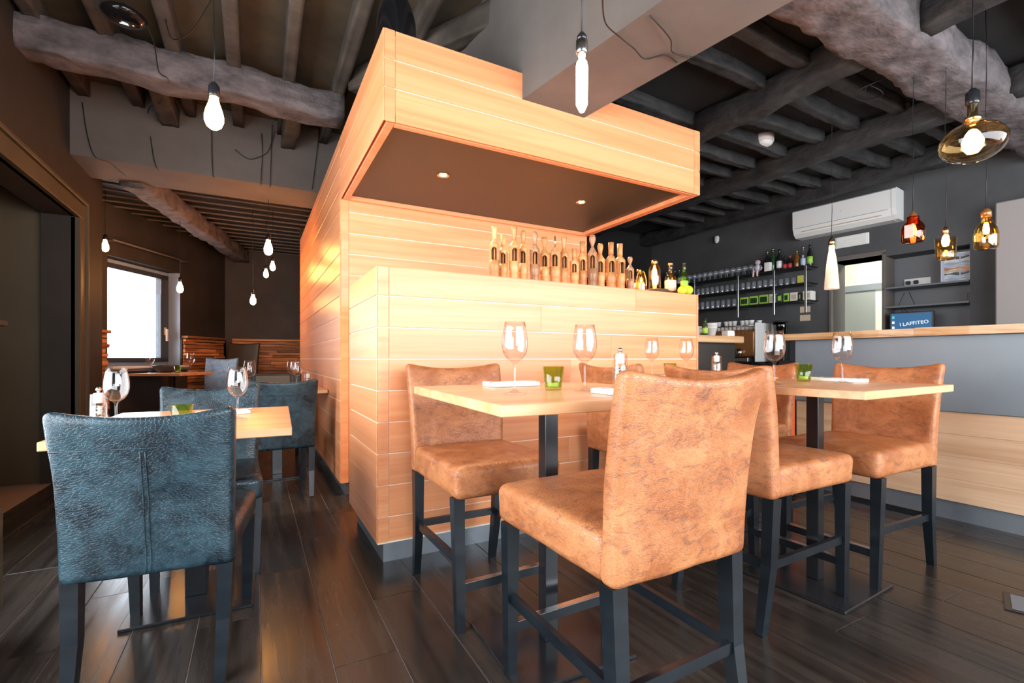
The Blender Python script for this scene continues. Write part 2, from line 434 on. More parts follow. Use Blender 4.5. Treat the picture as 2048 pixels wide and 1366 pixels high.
# ---- window wall of the back room, in its own frame: x = camera-right (-4.48), y = depth
OX, Y0w, Y1w = -4.48, 4.2, 7.5
wy0, wy1, wz0, wz1 = 5.25, 6.40, .88, 2.12
mb = MB().box(OX-.25, OX, Y0w, wy0, 0, 3.2).box(OX-.25, OX, wy1, Y1w, 0, 3.2).box(OX-.25, OX, wy0, wy1, 0, wz0).box(OX-.25, OX, wy0, wy1, wz1, 3.2)
S('wall_window', mb, 'wall_dark', rz=CR)
w1 = S('window_1', MB().cbox(OX-.22, OX-.16, wy0, wy0+.05, wz0, wz1).cbox(OX-.22, OX-.16, wy1-.05, wy1, wz0, wz1)
       .cbox(OX-.22, OX-.16, wy0, wy1, wz0, wz0+.05).cbox(OX-.22, OX-.16, wy0, wy1, wz1-.05, wz1), 'frame_blue', rz=CR)
sa = put('sash', MB().cbox(OX-.19, OX-.12, wy0+.05, wy0+.11, wz0+.05, wz1-.05).cbox(OX-.19, OX-.12, wy1-.19, wy1-.05, wz0+.05, wz1-.05)
    .cbox(OX-.19, OX-.12, wy0+.05, wy1-.05, wz0+.05, wz0+.10).cbox(OX-.19, OX-.12, wy0+.05, wy1-.05, wz1-.11, wz1-.05), 'frame_dark', w1)
put('pane', MB().box(OX-.165, OX-.16, wy0+.11, wy1-.19, wz0+.10, wz1-.11), 'pane', w1)
put('handle', MB().cbox(OX-.12, OX-.10, wy1-.14, wy1-.11, 1.28, 1.38, .003).cbox(OX-.10, OX-.07, wy1-.14, wy1-.115, 1.20, 1.36, .005), 'paper_tan', w1)
put('window_reveal', MB().box(OX-.16, OX, wy1-.006, wy1, wz0, wz1), 'frame_blue', w1)
S('window_sill', MB().cbox(OX-.2, OX+.10, wy0-.04, wy1+.04, .85, .88, .006), 'white_plastic', rz=CR, parent=None)
bpy.data.objects['window_sill'].name = 'trim_2'
# ---- far wall of the back room, closing wall
S('wall_back', MB().box(-.75, 3.0, 8.64, 8.85, 0, 3.2), 'wall_umber')
S('wall_closing', MB().box(1.6, 1.7, 6.8, 8.64, 0, 3.2).box(.53, 1.7, 6.8, 6.85, 2.5, 3.2), 'wall_dark')
# ---- front wall behind the camera with its large unseen window, widened to brighten the right side
mb = MB().box(-1.45, -.3, -1.8, -1.6, 0, 3.2).box(5.7, 7.2, -1.8, -1.6, 0, 3.2).box(-.3, 5.7, -1.8, -1.6, 0, .5).box(-.3, 5.7, -1.8, -1.6, 2.5, 3.2)
S('wall_front', mb, 'wall_dark')
# ---- right wall (slightly out of square)
PR = (6.18, 2.18); RZ = math.radians(6.09)
NF = (-.233, .456, .9, 2.10)    # niche  y0,y1,z0,z1 (local y along wall)
DR = (.479, .973, 0, 2.12)      # doorway
mb = MB().box(0, .35, -4.2, NF[0], 0, 3.05).box(0, .35, NF[0], NF[1], NF[3], 3.05).box(0, .35, NF[0], NF[1], 0, NF[2])
mb.box(0, .35, NF[1], DR[0], 0, 3.05).box(0, .35, DR[0], DR[1], DR[3], 3.05).box(0, .35, DR[1], 4.2, 0, 3.05)
S('wall_right', mb, 'wall_grey', (*PR, 0), RZ)
S('wall_niche', MB().box(.28, .34, NF[0], NF[1], NF[2], NF[3]), 'niche_grey', (*PR, 0), RZ)
S('wall_corner', MB().box(2.69, 6.4, 5.8, 6.0, 0, 3.05), 'ceil_right')
# panel block nearer than the niche
S('wall_panel', MB().cbox(-.25, 0, -2.6, -.452, 0, 2.40, .01), 'taupe', (*PR, 0), RZ)
# kitchen beyond the doorway
k = S('wall_kitchen', MB().box(1.8, 1.9, -.6, 2.2, 0, 3.05).box(.35, 1.9, 2.1, 2.2, 0, 3.05).box(.35, 1.9, -.7, -.6, 0, 3.05), 'cream_tile', (*PR, 0), RZ)
for i in range(3):
    for j in range(6):
        if i == 2 and j < 5: continue
        put('tile', MB().cbox(1.785, 1.80, .30+.22*i, .515+.22*i, .62+.30*j, .915+.30*j, .002), 'cream_tile', k)
S('ceiling_kitchen', MB().box(.35, 1.9, -.7, 2.2, 2.7, 2.75), 'niche_grey', (*PR, 0), RZ)
d2 = S('door_2', MB().cbox(1.70, 1.78, .72, .79, 0, 1.95).cbox(1.70, 1.78, 1.55, 1.62, 0, 1.95).cbox(1.70, 1.78, .72, 1.62, 1.95, 2.04), 'panel_grey', (*PR, 0), RZ)
put('door_leaf', MB().cbox(1.72, 1.76, .79, 1.0, .02, 1.95).cbox(1.72, 1.76, 1.1, 1.55, .02, 1.95), 'door_grey', d2)
put('door_strip', MB().box(1.725, 1.755, 1.0, 1.1, .02, 1.95), 'cream_tile', d2)
S('trim_3', MB().cbox(-.02, .36, DR[0]-.03, DR[0], 0, 2.15).cbox(-.02, .36, DR[1], DR[1]+.03, 0, 2.15).cbox(-.02, .36, DR[0]-.03, DR[1]+.03, 2.12, 2.17), 'plaster', (*PR, 0), RZ)

kl = bpy.data.lights.new('kitchen_fill', 'AREA'); kl.shape = 'RECTANGLE'; kl.size = .3; kl.size_y = 1.2; kl.energy = 45; kl.color = (1, .93, .8)  # unseen fill light, added to brighten the kitchen beyond the doorway
klo = bpy.data.objects.new('kitchen_fill', kl); COL.objects.link(klo); klo.location = (PR[0]+1.05, PR[1]+.8, 2.66)
# ---- ceilings
cl = S('ceiling_left', MB().box(-1.5, 1.62, -1.8, 5.0, 3.15, 3.25), 'ceil_left')
for i in range(9):
    x = -1.18 + .35*i; 
    if 1.2 < x < 1.7: continue
    put('joist', rough_beam(MB(), (x-.02, -1.5, 3.085), (x+.01, 4.84, 3.085), .085, .13, i+2, .008, 14), 'joist', cl)
# skewed joists beside the plaster beam
put('joist', rough_beam(MB(), (1.42, 2.3, 3.04), (.66, 3.7, 3.04), .10, .14, 31, .01, 10), 'joist', cl)
put('beam', rough_beam(MB(), (-1.3, 3.98, 2.94), (.62, 3.98, 2.94), .22, .21, 5, .022), 'beam', cl)
put('header', MB().box(-2.4, 3.0, 4.85, 5.40, 2.55, 3.2), 'plaster', cl)
for i, x in enumerate((-.62, .28)):
    put('beam_end', rough_beam(MB(), (x, 4.05, 2.98), (x, 4.86, 2.98), .12, .14, 44+i, .012, 6), 'joist', cl)
c2 = S('ceiling_back', MB().box(-3, 3.0, 5.40, 8.85, 2.69, 2.8), 'black')
for i in range(15):
    y = 5.50 + .22*i
    put('batten', MB().cbox(-2.4, 1.6, y, y+.022, 2.674, 2.69, .002), 'plaster', c2)
o = put('beam', rough_beam(MB(), (-3.42, 4.25, 2.60), (-4.22, 7.4, 2.56), .20, .17, 61, .02), 'beam', c2)
o.rotation_euler = (0, 0, CR)
# ceiling on the right with beams and joists
cr = S('ceiling_right', MB().box(1.5, 7.2, -1.8, 6.0, 3.0, 3.1), 'ceil_right')
put('plaster_beam', MB().prism([(1.281+.147*3.834, -1.6), (1.696+.147*3.834, -1.6), (1.696-.147*1.1, 3.33), (1.281-.147*1.1, 3.33)], 2.378, 3.16), 'plaster', cr)
put('beam', rough_beam(MB(), (1.80, 1.36, 2.86), (6.3, 1.38, 2.86), .31, .23, 71, .022), 'beam', cr)
for i, (xa, xb, za) in enumerate(((3.27, 3.23, 2.87), (4.60, 4.40, 2.87), (5.72, 5.60, 2.89))):
    put('beam', rough_beam(MB(), (xa, 1.48, za), (xb, 5.85, za), .155, .18, 80+i, .014), 'beam_dark', cr)
    put('beam', rough_beam(MB(), (xa+.05, -1.6, za), (xa, 1.24, za), .155, .18, 90+i, .014), 'beam_dark', cr)
for i in range(20):
    y = -1.0 + .31*i + .02
    if 1.1 < y < 1.6: continue
    for (x0, x1) in ((1.75, 3.17), (3.34, 4.42), (4.58, 5.6)):
        if y > 2.4 and x1 < 3.2 and i % 2: continue
        put('joist', rough_beam(MB(), (x0-.06, y+.02*math.sin(i*3), 2.94), (x1+.02, y+.02*math.cos(i*2), 2.945), .085, .10, i*3+x0, .010, 10), 'beam_dark', cr)

# ================================================================== KIOSK
KX0, KX1, KY, TY = .50, 2.67, 2.234, 3.50
ROW = [.107, .225, .3735, .522, .6705, .819, .9675, 1.116, 1.2645, 1.404]
def planks(parent, axis, a0, a1, face, rows, splits, g=.0028, th=.006, mat='clad', flip=1):
    """cladding boards; axis 'x' = boards run along X on a face Y=face, axis 'y' = boards run along Y on X=face. flip = outward sign"""
    for r in range(len(rows)-1):
        z0, z1 = rows[r]+g, rows[r+1]-g
        cuts = [a0] + [s for s in splits(r) if a0 < s < a1] + [a1]
        for c0, c1 in zip(cuts[:-1], cuts[1:]):
            L = c1-c0-.0008
            mbp = MB().cbox(-L/2, L/2, -th/2, th/2, -(z1-z0)/2, (z1-z0)/2, .0015)
            if axis == 'x': o = put('plank', mbp, mat, parent, ((c0+c1)/2, face-flip*th/2, (z0+z1)/2), 0)
            else: o = put('plank', mbp, mat, parent, (face-flip*th/2, (c0+c1)/2, (z0+z1)/2), PI/2)
# half wall / counter in front of the hood
hw = thing('half_wall', 'low plank-clad half wall counter under the hood, carrying the corkscrews', 'counter', (0,0,0))
put('core', MB().box(KX0+.006, KX1-.006, KY+.006, 2.94, .10, 1.384), 'groove', hw)
planks(hw, 'x', KX0+.058, KX1-.02, KY, ROW, lambda r: [1.585 if r < 4 else 1.30+.1*r] if r % 2 == 0 else [2.1-.1*r], flip=-1)
planks(hw, 'y', KY+.0, 2.96, KX0, ROW, lambda r: [], flip=-1)
planks(hw, 'y', KY+.02, 2.96, KX1, ROW, lambda r: [], flip=1)
for r in range(9):
    put('corner_block', MB().cbox(KX0+.0065, KX0+.056, KY-.0005, KY+.0055, ROW[r]+.002, ROW[r+1]-.002, .001), 'clad', hw)
put('end_strip', MB().cbox(KX1-.018, KX1-.007, KY-.001, KY+.0055, ROW[0], ROW[-1], .001), 'clad', hw)
put('counter_top', MB().cbox(KX0+.003, KX1-.003, KY+.003, 2.95, 1.3845, 1.405, .002), 'clad', hw)
put('plinth', MB().box(KX0+.04, KX1-.03, KY+.04, 2.92, 0, .10), 'plinth', hw)
# tall clad wall behind
tw = S('wall_kiosk', MB().box(.536, 2.684, TY+.006, 6.78, .09, 2.50), 'groove')
ROWT = [.09, .225] + [.225+.1485*k for k in range(1, 16)] + [2.523]
planks(tw, 'x', .59, 2.69, TY, ROWT, lambda r: [], flip=-1)
planks(tw, 'y', TY, 6.8, .53, ROWT, lambda r: [TY+1.7+.35*((r*7) % 3)], flip=-1)
put('corner_strip', MB().cbox(.5365, .588, TY-.0005, TY+.0055, .09, 2.523, .001), 'clad', tw)
put('plinth', MB().box(.57, 2.65, TY+.04, 6.76, 0, .09), 'plinth', tw)
put('niche', MB().box(1.24, 1.62, TY-.004, TY+.002, 1.36, 1.44), 'panel_grey', tw)
# hood
hd = thing('extractor_hood', 'big box hood clad in pale wood planks, dark underside with two spotlights', 'hood', (0,0,0))
HX0, HX1, HZ = .53, 2.682, [2.085, 2.247, 2.382, 2.523]
put('core', MB().box(HX0+.006, HX1-.006, KY+.006, TY-.01, 2.125, 2.50), 'groove', hd)
planks(hd, 'x', HX0+.058, HX1-.06, KY, HZ, lambda r: [], flip=-1)
planks(hd, 'y', KY, TY, HX0, HZ, lambda r: [], flip=-1)
planks(hd, 'y', KY, TY, HX1, HZ, lambda r: [], flip=1)
for r in range(3):
    put('corner_block', MB().cbox(HX0+.0065, HX0+.056, KY-.0005, KY+.0055, HZ[r]+.002, HZ[r+1]-.002, .001), 'clad', hd)
    put('corner_block', MB().cbox(HX1-.058, HX1-.0065, KY-.0005, KY+.0055, HZ[r]+.002, HZ[r+1]-.002, .001), 'clad', hd)
put('rim', MB().cbox(HX0+.019, HX0+.06, KY+.019, TY-.005, 2.087, 2.125, .002), 'clad', hd)
put('rim', MB().cbox(HX1-.06, HX1-.019, KY+.019, TY-.005, 2.087, 2.125, .002), 'clad', hd)
put('rim', MB().cbox(HX0+.061, HX1-.061, KY+.019, KY+.055, 2.087, 2.125, .002), 'clad', hd)
put('rim', MB().cbox(HX0+.061, HX1-.061, TY-.03, TY-.005, 2.087, 2.125, .002), 'clad', hd)
put('underside', MB().box(HX0+.061, HX1-.061, KY+.056, TY-.031, 2.115, 2.124), 'soffit', hd)
for i, (x, nm) in enumerate(((1.036, 'recessed spotlight in the hood underside, nearer the left end'), (2.10, 'recessed spotlight in the hood underside, nearer the right end'))):
    s = thing('spotlight', nm, 'spotlight', (x, 2.80, 2.115), 0, 'spotlights under the hood')
    put('ring', MB().lathe([(.022, 0), (.038, 0), (.040, -.004), (.036, -.008), (.024, -.006), (.022, 0)], 24, closed=False), 'brass', s)
    put('lens', MB().lathe([(0, -.006), (.014, -.006), (.022, -.003), (.022, 0), (0, 0)], 20), 'spot_lens', s)
    l = bpy.data.lights.new('spot_lamp', 'SPOT'); l.energy = 90; l.spot_size = 2.0; l.spot_blend = .7; l.color = (1, .74, .45); l.shadow_soft_size = .02
    lo = bpy.data.objects.new('spot_lamp', l); COL.objects.link(lo); lo.location = (x, 2.80, 2.10); lo.parent = None
# big dark bottle standing on the hood
v = thing('demijohn', 'large glossy black glass bottle standing on top of the wooden hood', 'bottle', (.66, 2.49, 2.523))
put('body', MB().lathe([(0,0),(.085,0),(.10,.02),(.105,.12),(.10,.22),(.085,.29),(.05,.36),(.032,.40),(.03,.47),(.037,.475),(.037,.49),(0,.49)], 32), 'black_gloss', v)

# ================================================================== CHAIRS
def make_chair(name, label, cat, mat, seat_z=.585, seat_h=.115, top=.935, w=.44, stool=True, loc=(0,0,0), rz=0, group=None, seam=False):
    t = thing(name, label, cat, loc, rz, group)
    zb = seat_z - seat_h; yb, yf = -.255, .285
    def sf(x, y, z):
        k = (z-zb)/seat_h
        dome = .012*(1-(2*x/w)**2)*(1-((y-.03)/.27)**2) if k > .5 else 0
        wob = mnoise.noise(Vector((x*9, y*9, z*7+3)))*.003
        return (x*(1+.02*k)+wob*.5, y + wob, z + dome + wob*.6)
    put('seat', MB().rbox(w, .50, seat_h, .028, (7, 8, 2), sf, (0, .032, zb+seat_h/2)), mat, t)
    H = top - zb; th = .062
    def bf(x, y, z):
        k = (z-zb)/H; u = 2*x/w
        lean = -.028*k - .045*max(0, k-.45)**1.6*2
        conc = .020*(u*u-1)*min(1, k*1.6)
        wob = mnoise.noise(Vector((x*8+5, y*8, z*8)))*.004
        yy = (y+.225)*(1-.15*k)-.225
        zz = z + .026*(u*u-.4)*max(0, k-.8)*5 + wob*.4
        return (x*(1+.06*k*k), yy + lean + conc + wob, zz)
    put('backrest', MB().rbox(w+.004, th, H, .022, (10, 2, 12), bf, (0, -.228, zb+H/2)), mat, t)
    if seam:
        pts = [Vector(bf(0.0, -.2605, zb + .01 + (H*.78-.01)*i/14)) for i in range(15)]
        sl = MB().tube([p+Vector((-.006,0,0)) for p in pts], .0016, 5); sl.tube([p+Vector((.006,0,0)) for p in pts], .0016, 5)
        hz = zb + H*.80
        sl.tube([Vector(bf(-w/2*.97 + w*.97*i/16, -.2605, hz)) for i in range(17)], .0018, 5)
        put('seam', sl, mat, t)
    leg = 'leg_black'
    for sx in (-1, 1):
        put('leg', MB().bar((sx*(w/2-.022), .235, zb+.004), (sx*(w/2-.028), .245, 0), (.042, .042), (.030, .030)), leg, t)
        mbq = MB(); x = sx*(w/2-.022)
        mbq.bar((x, -.225, zb+.004), (x*.98, -.235, zb*.5), (.042, .046), (.038, .040)); mbq.bar((x*.98, -.235, zb*.5+.002), (x*.96, -.275, 0), (.038, .040), (.029, .030))
        put('leg', mbq, leg, t)
    if stool:
        for sx in (-1, 1):
            x = sx*(w/2-.026); put('stretcher', MB().bar((x, -.23, .235), (x, .24, .245), (.018, .03)), leg, t)
        put('stretcher', MB().bar((-w/2+.03, .240, .150), (w/2-.03, .240, .150), (.018, .03)), leg, t)
        put('stretcher', MB().bar((-w/2+.03, -.24, .235), (w/2-.03, -.24, .235), (.018, .03)), leg, t)
        put('footrest_cap', MB().cbox(-w/2+.045, w/2-.045, .228, .252, .166, .169, .001), 'steel', t)
    return t
SG = 'tan leather bar stools at the high tables'
s1 = make_chair('bar_stool', 'tan leather bar stool against the plank half wall, left of the near table', 'stool', 'brown_leather', loc=(.835, 1.815, 0), rz=PI, group=SG)
def stool(x, y, rz, label): return dup(s1, (x, y, 0), rz, label, SG)
stool(.885, 1.035, math.radians(1), 'nearest tan leather bar stool, its wrinkled back turned to the camera')
stool(1.84, 1.235, -PI/2, 'tan leather bar stool side-on just behind the nearest stool, at the right-hand table')
stool(2.525, 1.205, PI/2, 'rightmost tan leather bar stool, facing left in front of the grey bar')
stool(1.885, 1.90, -PI/2, 'tan leather bar stool half hidden behind the near table, back towards the half wall')
stool(2.56, 1.90, PI/2, 'tan leather bar stool at the rear table, beside the red-orange case')
DG = 'dark leather dining chairs'
c1 = make_chair('dining_chair', 'large blue-black leather dining chair in the left foreground, centre seam on its back', 'chair', 'black_leather',
                seat_z=.44, seat_h=.10, top=.815, w=.42, stool=False, loc=(-.235, 1.965, 0), rz=math.radians(-7), group=DG, seam=True)
dup(c1, (-.185, 2.67, 0), math.radians(182), 'blue-black leather dining chair on the far side of the near dining table', DG)
dup(c1, (.17, 3.88, 0), math.radians(1), 'blue-black leather dining chair against the clad wall, back turned, by the second dining table', DG)
dup(c1, (.20, 4.98, 0), math.radians(180), 'dark leather dining chair behind the second dining table, facing the camera', DG)

# ================================================================== TABLES
def table(label, loc, rz, zt, sx, sy, post=.05, plate=.42, po=(0,0), group=None):
    t = thing('pedestal_table', label, 'table', loc, rz, group)
    put('tabletop', MB().cbox(-sx/2, sx/2, -sy/2, sy/2, zt-.028, zt, .002), 'table_oak', t)
    x, y = po
    put('post', MB().cbox(x-post/2, x+post/2, y-post/2, y+post/2, .012, zt-.036, .002), 'metal_black', t)
    put('base_plate', MB().cbox(x-plate/2, x+plate/2, y-plate/2, y+plate/2, 0, .012, .003), 'metal_black', t)
    put('mounting_plate', MB().cbox(x-.13, x+.13, y-.13, y+.13, zt-.036, zt-.028, .002), 'metal_black', t)
    return t
ZH, ZD = .865, .72
TG = 'pedestal tables with pale wooden tops'
table('high pale wood table nearest the camera, two glasses on it, by the half wall', (.888, 1.325, 0), math.radians(-3), ZH, .76, .80, po=(0, .05), group=TG)
table('high pale wood table on the right, between two facing stools before the bar', (2.07, 1.185, 0), math.radians(3), ZH, .77, .76, po=(.09, 0), group=TG)
table('high pale wood table farthest back, tucked beside the right end of the half wall', (2.20, 1.91, 0), 0, ZH, .76, .58, po=(.03, 0), group=TG)
table('low dining table behind the large dark chair, with green tealight cup', (-.205, 2.33, 0), math.radians(-2.5), ZD, .69, .86, .075, .42, group=TG)
table('second low dining table touching the clad kiosk wall', (.17, 4.42, 0), 0, ZD, .70, .74, .075, .42, group=TG)
table('small dining table by the bright back-room window', (-1.40*.8784+0-1.05, 0, 0), 0, .80, .6, .6, group=TG)
tw3 = [o for o in COL.objects if o.name.startswith('pedestal_table')][-1]
tw3.location = (-4.03*.8784+5.62*.478, 4.03*.478+5.62*.8784, 0); tw3.rotation_euler = (0, 0, CR)

# ================================================================== TABLEWARE
def glass_profile(H=.215, R=.040):
    o = [(0,0),(.034,0),(.035,.0015),(.020,.004),(.006,.009),(.0042,.02),(.0038,.06),(.0045,.085),(.010,.093),(.024,.103),(.035,.120),(R,.142),(R-.001,.165),(.035,.192),(.031,H)]
    i = [(.0302,H),(.0342,.192),(R-.0018,.165),(R-.0009,.142),(.0342,.121),(.0232,.105),(.009,.0965),(0,.0955)]
    return o+i
gm = MB().lathe(glass_profile(), 36).mesh('wine_glass', 'glass_wine')
GG = 'empty wine glasses on the tables'
def wine(x, y, z, label, s=1):
    o = put('wine_glass', gm, None, None, (x, y, z+.0005)); o.scale = (s,)*3
    return tag(o, label, 'wine glass', GG)
wine(.69, 1.25, ZH, 'wine glass on the near high table, left of the green tealight cup')
wine(.948, 1.245, ZH, 'wine glass on the near high table, between the green cup and the pepper mill')
wine(1.83, 1.165, ZH, 'wine glass on the right high table, left of its green tealight cup')
wine(2.20, 1.10, ZH, 'wine glass on the right high table, in front of the rightmost stool')
wine(1.98, 1.98, ZH, 'faint wine glass on the rear high table, in front of the half wall planks', 1.02)
wine(2.20, 1.93, ZH, 'wine glass on the rear high table, in front of the grey return counter', 1.02)
wine(-.44, 2.20, ZD, 'left wine glass on the near dining table, beside the salt mill')
wine(-.06, 2.26, ZD, 'right wine glass on the near dining table, beside the napkin')
wine(-.03, 4.30, ZD, 'wine glass on the second dining table, left of the menu box', 1.1)
wine(.31, 4.30, ZD, 'wine glass on the second dining table, right of the menu box', 1.1)
wine(.30, 4.66, ZD, 'rearmost wine glass on the second dining table', 1.1)
wine(-4.16*.8784+5.45*.478, 4.16*.478+5.45*.8784, .80, 'wine glass on the window table, towards the window', 1.1)
wine(-3.93*.8784+5.80*.478, 3.93*.478+5.80*.8784, .80, 'wine glass on the window table, towards the blue-lit chair', 1.1)
def tealight(x, y, z, label):
    t = thing('tealight_cup', label, 'candle holder', (x, y, z+.0005), 0, 'green glass tealight cups')
    put('cup', MB().lathe([(0,0),(.026,0),(.028,.004),(.037,.078),(.0345,.078),(.0262,.009),(0,.009)], 28), 'glass_green', t)
    c = put('candle', MB().lathe([(0,.0098),(.0185,.0098),(.0185,.024),(.016,.0245),(0,.0235)], 18), 'white_ceramic', t)
    put('wick', MB().lathe([(0,.024),(.001,.024),(.001,.030),(0,.030)], 6), 'black', c)
    return t
tealight(.878, 1.325, ZH, 'green glass tealight cup in the middle of the near high table')
tealight(2.20, 1.262, ZH, 'green glass tealight cup on the right high table')
tealight(2.09, 1.95, ZH, 'green glass tealight cup on the rear high table, before the half wall corner')
tealight(-.235, 2.13, ZD, 'green glass tealight cup on the near dining table')
tealight(-3.95*.8784+5.6*.478, 3.95*.478+5.6*.8784, .80, 'small glass tealight cup on the window table')
def mill(x, y, z, label, sq=False):
    t = thing('pepper_mill', label, 'mill', (x, y, z+.0005), 0, 'clear acrylic mills')
    seg = 24
    put('body', MB().lathe([(0,0),(.026,0),(.027,.003),(.026,.118),(.0235,.120),(.0215,.118),(.0215,.006),(0,.006)], seg), 'glass_clear', t)
    put('filling', MB().lathe([(0,.0065),(.020,.0065),(.020,.074),(0,.076)], seg), 'pepper', t)
    put('cap', MB().lathe([(0,.085),(.014,.085),(.016,.09),(.016,.119),(.013,.122),(0,.122)], seg), 'white_ceramic', t)
    put('knob', MB().lathe([(.005,.122),(.005,.128),(.009,.132),(.009,.138),(.005,.143),(0,.144)], 16), 'steel', t)
    return t
mill(1.168, 1.325, ZH, 'clear pepper mill on the near high table')
mill(2.36, 1.85, ZH, 'clear mill with white top on the rear high table, behind a stool back')
mill(-.505, 2.27, ZD, 'clear mill at the left edge of the near dining table')
mill(.40, 4.33, ZD, 'clear mill on the second dining table against the clad wall')
def napkin(x, y, z, rz, label, fork=True, sx=.20, sy=.10):
    def fn(a, b, c):
        return (a, b, c + (mnoise.noise(Vector((a*18+x*7, b*14, y)))*.004+.004 if c > .003 else 0))
    o = put('napkin', MB().rbox(sx, sy, .012, .005, (9, 6, 1), fn, (0, 0, .006)), 'cloth', None, (x, y, z+.0005), rz)
    tag(o, label, 'napkin', 'folded white napkins')
    return o
def fork(x, y, z, rz, label):
    t = MB(); pts = [(-.10, .010), (-.095, .0115), (-.03, .006), (.03, .005), (.045, .011), (.06, .012)]
    up = [(a, b) for a, b in pts]; lo = [(a, -b) for a, b in pts[::-1]]
    t.prism(up+lo, 0, .002)
    for k in (-1.5, -.5, .5, 1.5): t.box(.060, .098, k*.006-.0016, k*.006+.0016, .0003, .0020)
    return tag(put('fork', t, 'steel', None, (x, y, z), rz), label, 'fork', 'forks on the napkins')
def knife(x, y, z, rz, label):
    t = MB().prism([(-.10,.006),(-.10,-.006),(0,-.005),(.01,-.009),(.09,-.009),(.11,.002),(.105,.006),(0,.005)], 0, .002)
    return tag(put('knife', t, 'steel', None, (x, y, z), rz), label, 'knife', 'knives on the napkins')
for (x, y, z, rz, w_) in ((.86, 1.585, ZH, .05, 'near high table, beside the stool by the half wall'), (.99, 1.09, ZH, -.1, 'near high table, in front of the nearest stool'),
                      (1.83, 1.30, ZH, 1.5, 'right high table, left side'), (2.33, 1.18, ZH, 1.45, 'right high table, before the rightmost stool'),
                      (1.93, 1.84, ZH, 1.5, 'rear high table, before the half-hidden stool'), (-.12, 2.48, ZD, .2, 'near dining table, right of the green cup')):
    napkin(x, y, z, rz, 'folded white napkin on the '+w_)
    ca, sa_ = math.cos(rz), math.sin(rz)
    fork(x - .024*sa_*-1*0 + ca*.02 - sa_*.02, y + sa_*.02 + ca*.02, z+.0165, rz+.15, 'steel fork lying on the napkin, '+w_)
    knife(x + ca*.0 + sa_*.022, y - ca*.022, z+.0165, rz-.05, 'steel knife lying on the napkin, '+w_)
mbx = thing('menu_box', 'dark olive box standing on the second dining table between the glasses', 'box', (.14, 4.46, ZD), 0)
put('box_body', MB().cbox(-.13, .13, -.04, .04, 0, .11, .004), 'wall_olive', mbx)
put('box_rim', MB().cbox(-.133, .133, -.043, .043, .11, .118, .002), 'beam_dark', mbx)

# ================================================================== PENDANT LAMPS
def cord(parent, z0, z1, r=.0028):
    pts = [(0.002*math.sin(i*1.7), .002*math.cos(i*2.1), z0+(z1-z0)*i/6) for i in range(7)]
    return put('cord', MB().tube(pts, r, 6), 'black', parent)
def point(loc, e, col=(1, .62, .3), r=.03):
    l = bpy.data.lights.new('lamp_light', 'POINT'); l.energy = e; l.color = col; l.shadow_soft_size = r
    o = bpy.data.objects.new('lamp_light', l); COL.objects.link(o); o.location = loc
def edison(x, y, z, zc, label, s=1.0, shape='pear', e=6, group='bare glowing filament pendants'):
    t = thing('pendant_lamp', label, 'lamp', (x, y, z), 0, group)
    put('socket', MB().lathe([(0,.062*s),(.017*s,.062*s),(.019*s,.068*s),(.019*s,.10*s),(.012*s,.112*s),(.004,.12*s),(0,.12*s)], 20), 'metal_black' if shape != 'tube' else 'steel', t)
    cord(t, .118*s, zc-z)
    if shape == 'pear':
        put('bulb', MB().lathe([(.0,-.058),(.012,-.056),(.024,-.046),(.031,-.028),(.032,-.010),(.027,.014),(.018,.04),(.0145,.055),(.0145,.062),(0,.062)] if s == 1 else
                               [(a*s, b*s) for a, b in [(.0,-.058),(.012,-.056),(.024,-.046),(.031,-.028),(.032,-.010),(.027,.014),(.018,.04),(.0145,.055),(.0145,.062),(0,.062)]], 28), 'bulb_hot', t)
    return t
edison(-.163, 2.594, 2.105, 3.15, 'pear-shaped glowing bulb hanging top left, before the rough beam', 1.25)
edison(-1.325, 6.19, 2.11, 2.69, 'glowing bulb hanging at the left edge of the bright window')
edison(-.72, 6.37, 1.755, 2.69, 'glowing bulb hanging at the right side of the window')
edison(.125, 5.30, 2.07, 2.55+.02, 'glowing pear bulb hanging highest in the back room, near the clad wall', 1.25)
edison(.19, 6.16, 2.04, 2.69, 'glowing slim bulb just below the highest back-room bulb', .9)
edison(.13, 6.60, 2.02, 2.69, 'rear glowing bulb tucked under the slim one in the back room', .9)
edison(-.01, 6.27, 1.65, 2.69, 'lowest glowing bulb in the back room, alone against the dark wall')
# long tube bulb
t = thing('pendant_lamp', 'long tubular glowing bulb with steel socket hanging over the near high table', 'lamp', (.91, 1.21, 1.75), 0, 'bare glowing filament pendants')
put('bulb', MB().lathe([(0,-.005),(.008,0),(.018,.022),(.019,.14),(.016,.155),(.009,.165),(.011,.175),(.011,.185),(0,.185)], 28), 'tube_hot', t)
put('socket', MB().lathe([(0,.180),(.016,.180),(.019,.186),(.019,.222),(0,.222)], 24), 'steel', t)
put('socket_cap', MB().lathe([(0,.222),(.017,.222),(.015,.238),(.005,.252),(0,.252)], 24), 'metal_black', t)
cord(t, .25, 3.15-1.75-.0)
